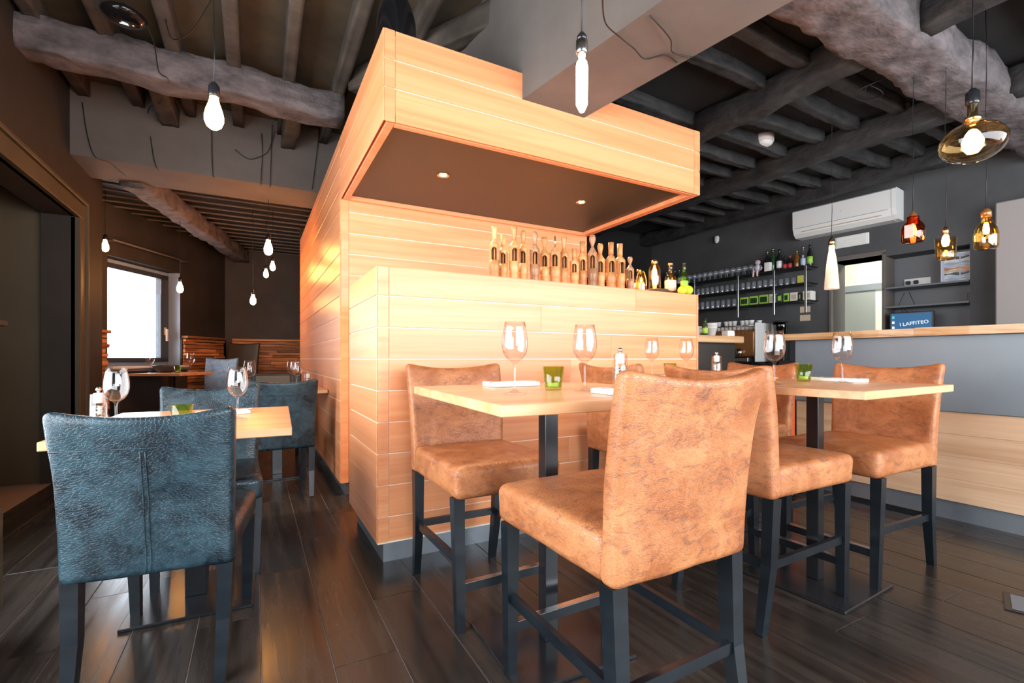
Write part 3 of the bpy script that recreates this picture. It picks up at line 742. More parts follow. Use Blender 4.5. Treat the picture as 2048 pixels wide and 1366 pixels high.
# large flattened globe
gx, gy, gz = 2.53, .786, 1.835
t = thing('pendant_lamp', 'large flattened globe bulb of amber glass hanging at the upper right', 'lamp', (gx, gy, gz), 0)
prof = []
for i in range(25):
    a = -PI/2 + PI*i/24*.93; prof.append((max(.0, .105*math.cos(a)), .078*math.sin(a)))
put('globe', MB().lathe(prof+[(.018,.085),(.018,.10)], 40), 'bulb_glass', t)
put('bulb', MB().lathe([(0,-.045),(.018,-.04),(.032,-.02),(.034,.005),(.022,.035),(.012,.05),(0,.055)], 24), 'bulb_hot', t)
put('neck', MB().lathe([(0,.085),(.026,.085),(.026,.10),(.016,.108),(.016,.15),(0,.15)], 20), 'brass', t)
put('socket', MB().lathe([(0,.15),(.02,.15),(.022,.16),(.022,.20),(.01,.215),(0,.215)], 20), 'metal_black', t)
cord(t, .21, 3.0-gz)
# lamps over the bar, made of bottles and jars
BG = 'glass lamps hung over the bar'
def solid_shell(o, th=.003):
    inn = [(max(r-th, .0), z+(th if i == 0 else 0)) for i, (r, z) in enumerate(o)]
    return o + inn[::-1]
t = thing('pendant_lamp', 'tall frosted white bottle lamp with glowing neck hung in front of the air conditioner', 'lamp', (3.66, 1.90, 1.47), 0, BG)
put('shade', MB().lathe([(.046,0),(.046,.012),(.044,.05),(.036,.15),(.026,.23),(.018,.27),(.0165,.315),(.019,.325)], 28), 'glass_frost', t)
put('bulb', MB().lathe([(0,.17),(.009,.18),(.012,.21),(.012,.30),(0,.31)], 16), 'bulb_dim', t)
put('socket', MB().lathe([(0,.315),(.021,.315),(.021,.345),(.012,.365),(.004,.38),(0,.38)], 20), 'brass', t)
cord(t, .375, 3.0-1.47, .002)
t = thing('pendant_lamp', 'dark amber glass jar lamp with label hung over the bar', 'lamp', (3.66, 1.42, 1.70), 0, BG)
put('jar', MB().lathe(solid_shell([(.0,0),(.050,0),(.060,.01),(.062,.09),(.052,.115),(.036,.135),(.032,.15),(.034,.165)]), 32), 'glass_amber', t)
put('label_patch', MB().cbox(-.0655, -.0635, -.026, .020, .025, .105, .0005), 'skin_cloth', t)
put('socket', MB().lathe([(0,.12),(.024,.12),(.026,.165),(.014,.185),(.004,.205),(0,.205)], 20), 'copper', t)
put('bulb', MB().lathe([(0,.05),(.014,.055),(.018,.08),(.012,.11),(0,.12)], 16), 'bulb_dim', t)
cord(t, .20, 3.0-1.70, .002)
t = thing('pendant_lamp', 'brightly lit clear whisky-glass lamp hung between the amber jar and clear bottle', 'lamp', (3.72, 1.28, 1.575), 0, BG)
put('jar', MB().lathe(solid_shell([(.0,0),(.044,0),(.048,.01),(.052,.13)]), 28), 'glass_yellow', t)
put('bulb', MB().lathe([(0,.08),(.014,.085),(.02,.11),(.016,.14),(.01,.155),(0,.16)], 18), 'bulb_hot', t)
put('socket', MB().lathe([(0,.15),(.014,.15),(.016,.18),(.008,.20),(0,.20)], 16), 'brass', t)
put('bracket', MB().tube([(-.052,0,.128),(0,0,.168),(.052,0,.128)], .002, 6), 'steel', t)
cord(t, .195, 3.0-1.575, .002)
t = thing('pendant_lamp', 'clear rounded bottle lamp with yellow base, rightmost over the bar', 'lamp', (3.73, 1.10, 1.605), 0, BG)
put('bottle', MB().lathe(solid_shell([(.0,0),(.046,0),(.054,.012),(.056,.08),(.048,.12),(.030,.15),(.022,.165),(.020,.20),(.022,.205)]), 32), 'glass_yellow', t)
put('bulb', MB().lathe([(0,.085),(.012,.09),(.015,.11),(.01,.145),(0,.15)], 16), 'bulb_dim', t)
put('socket', MB().lathe([(0,.185),(.024,.185),(.024,.215),(.012,.235),(0,.235)], 20), 'copper', t)
cord(t, .23, 3.0-1.605, .002)

# ================================================================== ON THE HALF WALL
ZC = 1.4055
def corkscrew(x, y, top, w, head, dark, label):
    H = top - ZC; R = w/2
    t = thing('wooden_corkscrew', label, 'corkscrew', (x, y, ZC), math.radians(-25+random.uniform(-14, 14)), 'turned wooden corkscrews along the half wall')
    m = 'turned_dark' if dark else 'turned'
    b = .36*H; q = .62*H; n_ = .74*H
    put('base', MB().lathe([(0,0),(R*.86,0),(R*.9,.01),(R*.86,b*.42),(R*.98,b*.46),(R*.84,b*.5),(R,b*.58),(R,b),(R*.8,b+.001),(0,b+.001)], 22), m, t)
    # barrel wall with an open window to the front
    mbk = MB(); V = []; F = []; na = 14; a0 = -PI/2+.62; a1 = -PI/2-.62+2*PI
    for k in range(na+1):
        a = a0+(a1-a0)*k/na; c_, s_ = math.cos(a), math.sin(a)
        V += [(R*.97*c_, R*.97*s_, b), (R*.97*c_, R*.97*s_, q), (R*.72*c_, R*.72*s_, q), (R*.72*c_, R*.72*s_, b)]
    for k in range(na):
        o_ = k*4; F += [(o_, o_+4, o_+5, o_+1), (o_+2, o_+6, o_+7, o_+3), (o_+1, o_+5, o_+6, o_+2), (o_+3, o_+7, o_+4, o_)]
    F += [(0, 1, 2, 3), (na*4+3, na*4+2, na*4+1, na*4)]
    mbk.add(V, F, False); put('barrel', mbk, 'turned_dark', t)  # darker wood paints the shade inside the hollow barrel
    # arched lintel closing the window top
    mbl = MB()
    pts = []
    for k in range(9):
        a = -PI/2-.62+1.24*k/8; u = abs(k-4)/4; zz = q-.004-(q-b)*.22*u*u; c_, s_ = math.cos(a), math.sin(a)
        pts += [(R*.975*c_, R*.975*s_, zz), (R*.975*c_, R*.975*s_, q)]
    mbl.add(pts, [(2*k, 2*k+2, 2*k+3, 2*k+1) for k in range(8)]); put('arch', mbl, m, t)
    put('barrel_skin', MB().add([(R*.985*math.cos(a0+(a1-a0)*k/na), R*.985*math.sin(a0+(a1-a0)*k/na), z_) for k in range(na+1) for z_ in (b, q)],
        [(2*k, 2*k+2, 2*k+3, 2*k+1) for k in range(na)], True), m, t)
    put('spindle', MB().lathe([(0,b),(R*.22,b),(R*.18,(b+q)/2),(R*.22,q),(0,q)], 10), 'turned', t)
    put('shoulder', MB().lathe([(0,q-.004),(R*.98,q-.004),(R*.98,q+.01),(R*.82,q+(n_-q)*.5),(R*.45,n_),(R*.40,n_+.006),(0,n_+.006)], 22), m, t)
    hh = H - n_
    P = {'flare': [(R*.42,0),(R*.40,hh*.3),(R*.52,hh*.75),(R*.60,hh*.97),(0,hh)],
         'knob': [(R*.34,0),(R*.42,hh*.3),(R*.60,hh*.62),(R*.58,hh*.85),(R*.34,hh*.98),(0,hh)],
         'ball': [(R*.26,0),(R*.30,hh*.2),(R*.60,hh*.5),(R*.66,hh*.72),(R*.5,hh*.93),(0,hh)],
         'pin': [(R*.14,0),(R*.12,hh*.9),(0,hh)],
         'plug': [(R*.50,0),(R*.48,hh*.3),(R*.54,hh*.97),(0,hh)]}[head]
    put('handle', MB().lathe([(r, z+n_+.006) for r, z in P[:-1]] + [(P[-1][0], hh+n_)], 18), 'steel' if head == 'pin' else m, t)
CK = [(1.161,1.691,.058,'flare',0,'pale flared-handle wooden corkscrew, leftmost on the half wall'),
      (1.222,1.655,.055,'plug',0,'short yellowish wooden corkscrew, second from the left'),
      (1.285,1.704,.060,'flare',0,'tall pale wooden corkscrew with flared handle, third from the left'),
      (1.351,1.694,.058,'knob',0,'wooden corkscrew with dark-ringed oval knob, fourth from the left'),
      (1.420,1.694,.060,'knob',1,'darkest wooden corkscrew with oval knob, fifth from the left'),
      (1.493,1.677,.058,'ball',0,'wooden corkscrew with broad round head, sixth from the left'),
      (1.560,1.693,.066,'pin',0,'broad wooden corkscrew with thin metal pin, seventh from the left'),
      (1.632,1.693,.058,'flare',0,'wooden corkscrew with small flared handle, eighth from the left'),
      (1.700,1.627,.056,'plug',0,'shortest bottle-shaped wooden corkscrew, in the middle of the row'),
      (1.768,1.682,.060,'plug',0,'pale wooden corkscrew just left of the reddish ball-topped one'),
      (1.837,1.731,.062,'ball',1,'reddish ball-topped wooden corkscrew, tallest of the row'),
      (1.908,1.686,.062,'knob',0,'wooden corkscrew just right of the ball-topped one'),
      (1.984,1.699,.066,'plug',0,'smooth pale wooden corkscrew, third from the right'),
      (2.068,1.703,.070,'plug',0,'broad pinkish wooden corkscrew, second from the right'),
      (2.143,1.626,.050,'ball',1,'small reddish wooden corkscrew with ball knob, rightmost of the row')]
for i, (x, tp, w_, hd_, dk, lb) in enumerate(CK): corkscrew(x, 2.335 + (.012 if i % 2 else 0), tp, w_, hd_, dk, lb)
def bottle_prof(R, H, neck=.013, sh=.62):
    return [(0,0),(R*.9,0),(R,.006),(R,H*sh),(R*.8,H*(sh+.08)),(neck,H*(sh+.17)),(neck,H*.96),(neck+.002,H*.965),(neck+.002,H),(0,H)]
def bottle(name, label, cat, x, y, z, R, H, mat, cap=None, lab=None, neck=.013, sh=.62, group=None, rz=0, solid=True):
    t = thing(name, label, cat, (x, y, z), rz, group)
    put('bottle_body', MB().lathe(bottle_prof(R, H, neck, sh), 20), mat, t)
    if lab: put('label', MB().lathe([(R+.0008, H*.14),(R+.0008, H*.46)], 20), lab, t)
    if cap: put('cap', MB().lathe([(neck+.003, H*.93),(neck+.003, H*1.01),(0, H*1.012)], 14), cap, t)
    return t
# lit carafe, bulb, glass lantern
t = thing('candle_jar', 'small clear jar with a bright candle, right of the last corkscrew', 'candle holder', (2.235, 2.33, ZC))
put('jar', MB().lathe(solid_shell([(0,0),(.034,0),(.036,.006),(.034,.08),(.022,.125),(.018,.14)], .0025), 24), 'glass_yellow', t)
put('candle', MB().lathe([(0,.0035),(.013,.0035),(.013,.06),(0,.06)], 14), 'white_ceramic', t)
put('flame', MB().lathe([(0,.062),(.007,.07),(.006,.085),(0,.10)], 12), 'flame', t)
bottle('liqueur_bottle', 'orange-lit squat bottle behind the candle jar', 'bottle', 2.31, 2.43, ZC, .034, .17, 'glass_amber', 'brass', 'skin_cloth')
t = thing('lantern', 'bright tall clear glass lantern glowing among the bottles', 'lantern', (2.385, 2.36, ZC+.0305))
put('glass_shade', MB().lathe(solid_shell([(0,0),(.036,0),(.040,.006),(.040,.135),(.028,.165),(.020,.18)], .0025), 24), 'glass_yellow', t)
put('bulb', MB().lathe([(0,.03),(.012,.035),(.016,.07),(.014,.13),(0,.16)], 16), 'bulb_hot', t)
put('lid', MB().lathe([(.021,.178),(.023,.182),(.021,.20),(0,.203)], 18), 'brass', t)
t = tag(put('wicker_tray', MB().lathe([(0,0),(.075,0),(.095,.010),(.098,.024),(.088,.030),(.07,.026),(0,.026)], 26), 'rope_dark', None, (2.40, 2.375, ZC)), 'dark woven wicker tray under the glass lantern', 'tray')
bt = thing('straw_holder', 'small cup holding upright straws on the half wall', 'cup', (2.53, 2.50, ZC))
put('cup', MB().lathe([(0,0),(.02,0),(.024,.07),(.022,.07),(.019,.004),(0,.004)], 16), 'glass_amber', bt)
for kx in range(4):
    a = kx*1.6; put('straw', MB().tube([(.008*math.cos(a), .008*math.sin(a), .005), (.02*math.cos(a), .02*math.sin(a), .165)], .0025, 6), ('label_red', 'paper')[kx % 2], bt)
bottle('liqueur_bottle', 'squat amber liqueur bottle with round label, left of the pomelos', 'bottle', 2.535, 2.36, ZC, .038, .225, 'glass_yellow', 'brass', 'skin_cloth', .015, .56)
def ob(name, loc, r, mat, label, cat, sz=.9):
    tt = thing(name, label, cat, loc)
    put('fruit', MB().lathe([(r*math.sin(PI*i/14), r*sz*(1-math.cos(PI*i/14))) for i in range(15)], 20), mat, tt)
    put('stem', MB().lathe([(0, 2*r*sz-.003),(.003, 2*r*sz-.002),(.002, 2*r*sz+.003),(0, 2*r*sz+.003)], 6), 'dark_green', tt)
ob('pomelo', (2.555, 2.275, ZC), .031, 'pomelo', 'yellow-green citrus fruit on the half wall, left one', 'fruit')
ob('pomelo', (2.617, 2.285, ZC), .037, 'lime', 'bright green citrus fruit beside the green bottle', 'fruit')
bottle('green_bottle', 'slim bright green bottle at the right end of the half wall', 'bottle', 2.653, 2.345, ZC, .026, .235, 'glass_bottle_green', None, 'label_green', .012, .58)

# ================================================================== BAR
BX = 3.67
bar = thing('bar_counter', 'long bar with live-edge wood worktop, grey upper panel and pale wood lower boards', 'bar', (0,0,0))
put('carcass', MB().box(BX+.02, BX+.42, -1.2, 2.14, .11, 1.108), 'wall_grey', bar)
put('board_backing', MB().box(BX+.0185, BX+.0198, -1.2, 2.162, .114, .650), 'front_oak', bar)
put('upper_panel', MB().cbox(BX-.012, BX+.02, -1.2, 2.163, .652, 1.108, .003), 'panel_grey', bar)
put('end_panel', MB().cbox(BX+.021, BX+.43, 2.14, 2.163, .11, 1.108, .003), 'wall_dark', bar)
rb = [.114, .248, .382, .516, .650]
for r in range(4):
    for (a, b) in ((-1.2, .55+.2*(r % 2)), (.55+.2*(r % 2), 2.163)):
        L = b-a-.0015
        put('board', MB().cbox(-L/2, L/2, -.006, .006, -.0665, .0665, .001), 'front_oak', bar, (BX+.012, (a+b)/2, (rb[r]+rb[r+1])/2), PI/2)
put('plinth', MB().box(BX+.025, BX+.40, -1.2, 2.14, 0, .112), 'plinth', bar)
# live-edge top: wavy front edge
n = 40; ed = [(BX-.07+.012*mnoise.noise(Vector((i*.35, 3, 1)))+.006*math.sin(i*.9), -1.3+i*(3.60/n)) for i in range(n+1)]
poly = [(y, -x) for x, y in ed] + [(2.30, -(BX+.50)), (-1.3, -(BX+.50))]
put('worktop', MB().prism([(p[0], p[1]) for p in poly][::-1], 1.109, 1.157), 'bar_oak', bar, (0,0,0), PI/2)
# return counter to the kiosk
rc = thing('return_counter', 'dark back section of the bar with a wooden slab, right of the half wall', 'counter', (0,0,0))
put('carcass', MB().box(2.72, 3.60, 2.64, 3.0, 0, 1.10), 'wall_dark', rc)
put('worktop', MB().cbox(2.70, 3.64, 2.58, 3.05, 1.10, 1.157, .006), 'bar_oak', rc)
# things on the return counter
t = thing('cup_stack', 'wide white ribbed paper-cup stack on the wooden slab beside the half wall', 'cups', (3.40, 2.72, 1.157))
for q in range(4): put('cup', MB().lathe([(.030,0),(.05,.07),(.052,.07),(.052,.074),(.048,.074),(.028,.003),(0,.003)], 20), 'white_ceramic', t, (0,0,.012*q))
t = thing('napkin_dispenser', 'small white box of sugar sachets beside the white cup stack', 'box', (3.54, 2.66, 1.157))
put('box_body', MB().cbox(-.045, .045, -.03, .03, 0, .045, .002), 'paper', t); put('sachets', MB().cbox(-.04, .04, -.025, .025, .045, .05, .001), 'paper_tan', t)
bottle('syrup_bottle', 'small dark bottle with green label at the kiosk corner', 'bottle', 3.25, 2.66, 1.157, .022, .14, 'dark_green', 'black', 'label_green')

# back counter along the right wall
def RW(off, s, z=0):   # a point off the right wall
    return (PR[0] - .9944*off - .106*s, PR[1] - .106*off + .9944*s, z)
bc = thing('back_counter', 'dark back counter under the glass shelves', 'counter', RW(0, 0), RZ)
put('carcass', MB().box(-.62, -.02, 1.05, 3.4, 0, .87), 'wall_dark', bc)
put('worktop', MB().cbox(-.66, -.01, 1.03, 3.4, .87, .91, .004), 'black', bc)
# espresso machine
em = thing('espresso_machine', 'copper and steel espresso machine with cup rail on the back counter', 'coffee machine', RW(.42, 1.95, .91), RZ)
put('body', MB().rbox(.42, .76, .34, .03, (3, 5, 3), None, (0, 0, .25)), 'copper', em)
put('drip_tray', MB().cbox(-.30, .18, -.34, .34, .02, .07, .004), 'steel', em)
put('cup_rail', MB().tube([(-.20,-.37,.47),(-.20,.37,.47),(.2,.37,.47),(.2,-.37,.47),(-.20,-.37,.47)], .006, 8), 'steel', em)
put('side_panel', MB().cbox(-.23, .22, -.405, -.385, .02, .50, .004), 'white_plastic', em)
put('side_panel', MB().cbox(-.23, .22, .385, .405, .02, .50, .004), 'white_plastic', em)
for r in range(2):
    for c in range(14):
        put('vent_slot', MB().box(-.2135, -.2105, -.33+.05*c, -.305+.05*c, .36+.03*r, .375+.03*r), 'brass', em)
for c in (-.2, .05):
    g_ = put('group_head', MB().lathe([(0,.10),(.03,.10),(.035,.13),(.035,.18),(0,.18)], 18, (-.24, c, 0)), 'steel', em)
    put('handle', MB().tube([(-.27, c, .12), (-.40, c, .11)], .011, 8), 'black', g_)
for c in (-.34, .34):
    put('foot', MB().lathe([(0,0),(.02,0),(.02,.10),(0,.10)], 12, (.15, c, -.0)), 'black', em)
put('front_badge', MB().cbox(-.216, -.211, .06, .20, .14, .30, .002), 'steel', em)
cupm = MB().lathe([(0,0),(.022,0),(.034,.055),(.036,.06),(.033,.06),(.020,.004),(0,.004)], 16)
cup_me = cupm.mesh('cup', 'white_ceramic')
for i in range(13):
    for j in range(2):
        for kk in range(2):
            if kk and (i*3+j) % 4 == 0: continue
            p = RW(.42+.10-.12*j, 1.62+.055*i+.02*(j), .91+.4205+.0605*kk)
            if i > 11: continue
            tag(put('cup', cup_me, None, None, p), 'white coffee cup stacked on the espresso machine', 'cup', 'white cups on the espresso machine')
t = thing('coffee_grinder', 'black coffee grinder with smoky hopper, right of the espresso machine', 'grinder', RW(.40, 1.38, .91), RZ)
put('body', MB().rbox(.16, .16, .30, .02, (2,2,3), None, (0,0,.15)), 'black', t)
put('hopper', MB().lathe([(.04,.30),(.07,.34),(.085,.46),(.085,.50),(.08,.50),(.078,.46),(.06,.345),(.03,.31)], 22), 'shelf_shelf', t)
put('lid', MB().lathe([(0,.50),(.088,.50),(.088,.515),(0,.52)], 22), 'black', t)
put('label_plate', MB().cbox(-.084, -.081, -.03, .03, .10, .28, .001), 'white_plastic', t)
t = thing('till_box', 'small stack of grey boxes in the gap left of the bar', 'box', RW(1.6, .55, 0), RZ)
put('box_body', MB().cbox(-.15, .15, -.2, .2, 0, .95, .01), 'wall_grey', t); put('drawer', MB().cbox(-.155, -.15, -.15, .15, .80, .90, .002), 'niche_grey', t)
# red-orange case behind rear stool (upright)
t = thing('red_case', 'upright red-orange case standing on the floor behind the right table post', 'case', (3.22, 2.02, 0), .1)
put('case_body', MB().rbox(.20, .14, .86, .02, (2,2,4), None, (0,0,.45)), 'red_orange', t)
put('case_handle', MB().tube([(-.05,0,.875),(-.04,0,.91),(.04,0,.91),(.05,0,.875)], .008, 8), 'black', t)
for c in (-.07, .07): put('wheel', MB().lathe([(0,-.01),(.02,-.01),(.02,.01),(0,.01)], 14, (c, -.05, .02)), 'black', t)

# ---- shelves on the right wall
sh = thing('wall_shelves', 'three dark glass shelves on steel uprights holding glassware and bottles', 'shelf', RW(0, 0), RZ)
SZ = [2.085, 1.885, 1.675]
for z in SZ: put('shelf', MB().cbox(-.26, -.02, 1.12, 3.30, z-.012, z, .002), 'black', sh)
for s_ in (1.15, 1.52, 1.993, 2.65):
    put('upright', MB().cbox(-.285, -.265, s_-.012, s_+.012, 1.52, 2.08, .002), 'steel', sh)
    for z in SZ: put('bracket', MB().cbox(-.265, 0, s_-.006, s_+.006, z-.03, z-.0125, .001), 'steel', sh)
up_me = MB().lathe([(r, .20-z) for r, z in [(.030,0),(.0315,0),(.035,.03),(.038,.06),(.033,.085),(.012,.10),(.005,.105),(.005,.17),(.032,.197),(.032,.20),(0,.20)]], 16).mesh('wine_glass', 'shelf_glass')
for i in range(14):
    for j in range(2):
        p = RW(.08+.10*j, 1.86+.085*i, SZ[0])
        o = put('wine_glass', up_me, None, None, (p[0], p[1], p[2])); o.scale = (1,1,.62)
        tag(o, 'upturned wine glass in the long row on the top shelf', 'wine glass', 'upturned wine glasses on the top bar shelf')
tm = MB().lathe([(0,0),(.026,0),(.028,.004),(.032,.10),(.030,.10),(.0265,.006),(0,.006)], 16).mesh('tumbler', 'shelf_glass')
for i in range(20):
    for j in range(2):
        p = RW(.08+.10*j, 1.60+.075*i, SZ[1])
        o = put('tumbler', tm, None, None, p)
        tag(o, 'clear tumbler standing in the row on the middle shelf', 'glass', 'tumblers on the middle bar shelf')
for i in range(3):
    p = RW(.12, 1.36+.075*i, SZ[1]); o = put('tumbler', tm, None, None, p); o.scale = (1,1,.95)
    tag(o, 'tumbler near the yellow card on the middle shelf', 'glass', 'tumblers near the yellow card')
for i in range(14):
    for j in range(2):
        p = RW(.08+.10*j, 2.10+.08*i, SZ[2]); o = put('tumbler', tm, None, None, p); o.scale = (.95,.95,1.1)
        tag(o, 'clear tumbler in the left-hand row on the lowest shelf', 'glass', 'tumblers on the lowest bar shelf')
t = tag(put('card', MB().cbox(-.004, .004, -.035, .035, 0, .10, .001), 'label_yellow', None, RW(.18, 1.25, SZ[1]), RZ), 'yellow card standing on the middle bar shelf', 'card')
for i, (s_, m_, w_, h_, lb) in enumerate(((1.95,'label_green',.12,.115,'leftmost green tea box on the lowest shelf'),(1.82,'label_green',.12,.118,'middle green tea box on the lowest shelf'),(1.69,'label_green',.12,.12,'right-hand green tea box of the three on the lowest shelf'),
        (1.58,'paper',.08,.12,'cream box next to the green tea boxes'),(1.49,'dark_green',.07,.11,'dark green tea tin on the lowest shelf'),(1.41,'label_green',.07,.11,'small green carton on the lowest shelf'),
        (1.32,'paper',.09,.11,'cream carton on the lowest shelf'),(1.25,'black',.04,.10,'narrow black carton on the lowest shelf'),(1.17,'paper',.10,.11,'wide pale box at the right end of the lowest shelf'))):
    t = thing('tea_box', lb, 'box', RW(.14, s_, SZ[2]), RZ, 'boxes on the lowest bar shelf')
    put('box_body', MB().cbox(-.06, .06, -w_/2+.003, w_/2-.003, 0, h_, .002), m_, t)
    put('front_print', MB().cbox(-.0615, -.060, -w_/2+.015, w_/2-.015, .025, h_-.025, .0005), 'dark_green' if m_ == 'label_green' else ('paper_tan' if m_ == 'paper' else 'label_green'), t)
BB = [(1.17,.030,.27,'dark_bottle','label_green',None,'dark bottle with green label at the right end of the top shelf'),(1.245,.030,.25,'glass_clear','pale_blue','steel','clear bottle with pale label on the top shelf'),
      (1.32,.032,.22,'amber_dark',None,'brass','squat amber bottle on the top shelf'),(1.40,.026,.17,'dark_bottle','label_red','label_red','small bottle with red label, right of the pair'),
      (1.46,.026,.17,'dark_bottle','label_red','black','small bottle with red label, left of the pair'),(1.53,.032,.28,'dark_bottle','white_ceramic','black','tall dark bottle with white label on the top shelf'),
      (1.61,.030,.30,'dark_green',None,'brass','tallest green-black bottle on the top shelf'),(1.68,.030,.28,'dark_bottle','label_yellow','brass','dark bottle with yellow label behind the soft doll')]
for (s_, R_, H_, m_, l_, c_, lb) in BB:
    p = RW(.12, s_, SZ[0]); bottle('spirit_bottle', lb, 'bottle', p[0], p[1], p[2], R_, H_, m_, c_, l_, group='bottles on the top bar shelf')
tag(put('paper_bag', MB().rbox(.06, .075, .12, .008, (2,2,2), None, (0,0,.06)), 'paper', None, RW(.20, 1.63, SZ[0]), RZ), 'small cream paper bag among the top-shelf bottles', 'bag')
# soft doll
t = thing('soft_doll', 'small pinkish cloth doll sitting on the top shelf', 'doll', RW(.21, 1.76, SZ[0]), RZ)
put('torso', MB().rbox(.06, .07, .09, .028, (2,2,2), None, (0,0,.065)), 'pale_blue', t)
put('head', MB().lathe([(.034*math.sin(PI*i/10), .034*(1-math.cos(PI*i/10))) for i in range(11)], 16, (0,0,.105)), 'pink', t)
for c in (-1, 1):
    put('arm', MB().tube([(0, c*.03, .095), (-.01, c*.055, .06), (-.02, c*.05, .03)], [.014,.013,.011], 8), 'pink', t)
    put('leg', MB().tube([(-.02, c*.02, .026), (-.06, c*.024, .024), (-.062, c*.026, -.05)], [.017,.015,.013], 8), 'skin_cloth', t)
# bottles at the left end of the shelf
for i, (s_, m_, l_) in enumerate(((3.02,'dark_green','white_ceramic'),(3.10,'dark_bottle',None),(3.18,'amber_dark','label_yellow'),(3.25,'dark_bottle','paper'))):
    p = RW(.12, s_, SZ[0]); bottle('spirit_bottle', ['dark green bottle','black bottle','amber bottle with yellow label','black bottle with cream label'][i]+' at the left end of the top shelf', 'bottle', p[0], p[1], p[2], .033, .24, m_, 'steel', l_, group='bottles at the left end of the top shelf')
# notices
for z, lb in ((1.58, 'upper small tan paper notice on the wall under the shelves'), (1.475, 'lower small tan paper notice on the wall under the shelves')):
    tag(put('notice', MB().cbox(-.004, -.0005, 1.215, 1.335, z-.035, z+.04, .0005), 'paper_tan', None, RW(0, 0), RZ), lb, 'notice')
# ---- air conditioner
ac = thing('air_conditioner', 'long white split air conditioner high on the dark right wall', 'air conditioner', RW(0, 0), RZ)
prof = [(-.0, 2.45), (-.15, 2.45), (-.20, 2.49), (-.225, 2.56), (-.23, 2.76), (-.21, 2.775), (0, 2.775)]
def profbox(mb_, pr, y0, y1):
    n_ = len(pr); return mb_.add([(x, y0, z) for x, z in pr]+[(x, y1, z) for x, z in pr], [tuple(range(n_)), tuple(range(n_, 2*n_))[::-1]]+[(i, n_+i, n_+(i+1)%n_, (i+1)%n_) for i in range(n_)])
put('housing', profbox(MB(), prof, .33, 1.32), 'white_plastic', ac)
put('end_cap', profbox(MB(), [(x*1.02, z+.002) for x, z in prof], .29, .329), 'white_plastic', ac)
put('louvre', MB().cbox(-.222, -.205, .42, 1.22, 2.505, 2.512, .001), 'paper_tan', ac)
put('slot', MB().box(-.2265, -.2245, .36, 1.30, 2.553, 2.557), 'niche_grey', ac)
put('sensor', MB().lathe([(0,0),(.006,0),(.006,.002),(0,.002)], 12, (-.2275, .80, 2.65)), 'black', ac)
# vent panel under it
vp = thing('vent_panel', 'small white slatted vent panel under the air conditioner', 'vent', RW(0, 0), RZ)
put('frame', MB().cbox(-.02, 0, .60, .94, 2.27, 2.40, .006), 'white_plastic', vp)
for q in range(3): put('slat', MB().cbox(-.028, -.02, .62, .92, 2.285+.038*q, 2.312+.038*q, .003), 'white_plastic', vp)
# ---- niche content
ns = thing('niche_shelves', 'two grey shelf boards built into the wall niche', 'shelf', RW(0, 0), RZ)
for z in (1.75, 1.54): put('shelf', MB().cbox(-.03, .28, NF[0]+.001, NF[1]-.001, z-.02, z, .002), 'niche_grey', ns)
put('back_liner', MB().box(.272, .279, NF[0]+.001, NF[1]-.001, NF[2], NF[3]-.001), 'niche_grey', ns)
so = thing('power_socket', 'white double wall socket with two black plugs inside the niche', 'socket', RW(0, 0), RZ)
put('plate', MB().cbox(.262, .272, .13, .36, 1.765, 1.855, .003), 'white_plastic', so)
for q in (.32, .25): put('plug', MB().cbox(.225, .262, q-.02, q+.02, 1.79, 1.83, .006), 'black', so)
for q in (.205, .185, .165): put('switch', MB().cbox(.257, .262, q-.007, q+.007, 1.79, 1.83, .001), 'paper', so)
# magazine / picture board standing on the shelf
pc = thing('picture_board', 'blue and tan striped picture board leaning in the niche', 'picture', RW(-.10, -.105, 1.7505), RZ)
put('board', MB().cbox(0, .012, -.115, .115, 0, .30, .002), 'paper', pc)
cols = ['frame_blue','pale_blue','frame_dark','paper_tan','copper','pale_blue','frame_blue','paper','frame_dark','pale_blue']
for q in range(10):
    z = .02+.027*q; mb_ = MB(); k_ = 8
    pts = [(-.0015, -.105+.19*i/k_, z+.008*math.sin(i*.9+q)) for i in range(k_+1)] + [(-.0015, -.105+.19*i/k_, z+.022+.006*math.sin(i*1.3+q)) for i in range(k_, -1, -1)]
    mb_.add(pts, [tuple(range(len(pts)))]); put('print_stripe', mb_, cols[q], pc)
put('print_post', MB().box(-.003, -.0018, -.04, -.03, .03, .29).box(-.003, -.0018, .085, .105, .01, .29), 'pale_blue', pc)
# monitor
mo = thing('monitor', 'dark till monitor with a blue screen and white lettering behind the bar', 'monitor', RW(.02, .20, 1.065), math.radians(6.1+4))
m0 = .20
put('bezel', MB().cbox(-.03, .012, -.17, .20, .12, .40, .006), 'black', mo)
emit('screen_blue', (.02, .13, .30), .8); emit('screen_white', (.85, .95, 1), 1.1); emit('screen_teal', (.1, .7, .75), .8)
put('screen', MB().box(-.0315, -.0302, -.15, .185, .14, .385), 'screen_blue', mo)
for q in range(4): put('icon', MB().box(-.033, -.0318, .155, .175, .17+.055*q, .195+.055*q), ('screen_white','screen_teal')[q == 3], mo)
tc = bpy.data.curves.new('lettering', 'FONT'); tc.body = 'I LAFFITEO'; tc.size = .05; tc.extrude = .0003; tc.align_x = 'CENTER'
tc.materials.append(MATS['screen_white']); tf = bpy.data.objects.new('lettering_curve', tc)
to = bpy.data.objects.new('lettering', bpy.data.meshes.new_from_object(tf)); bpy.data.objects.remove(tf); COL.objects.link(to); to.parent = mo
to.location = (-.034, -.01, .262); to.rotation_euler = (PI/2, -.10, -PI/2)
put('stand', MB().cbox(0, .06, -.05, .08, -.155, .13, .004), 'black', mo)
t = thing('card_terminal', 'dark olive rounded pouch beside the monitor in the niche', 'pouch', RW(.05, -.10, 1.157-.02), RZ)
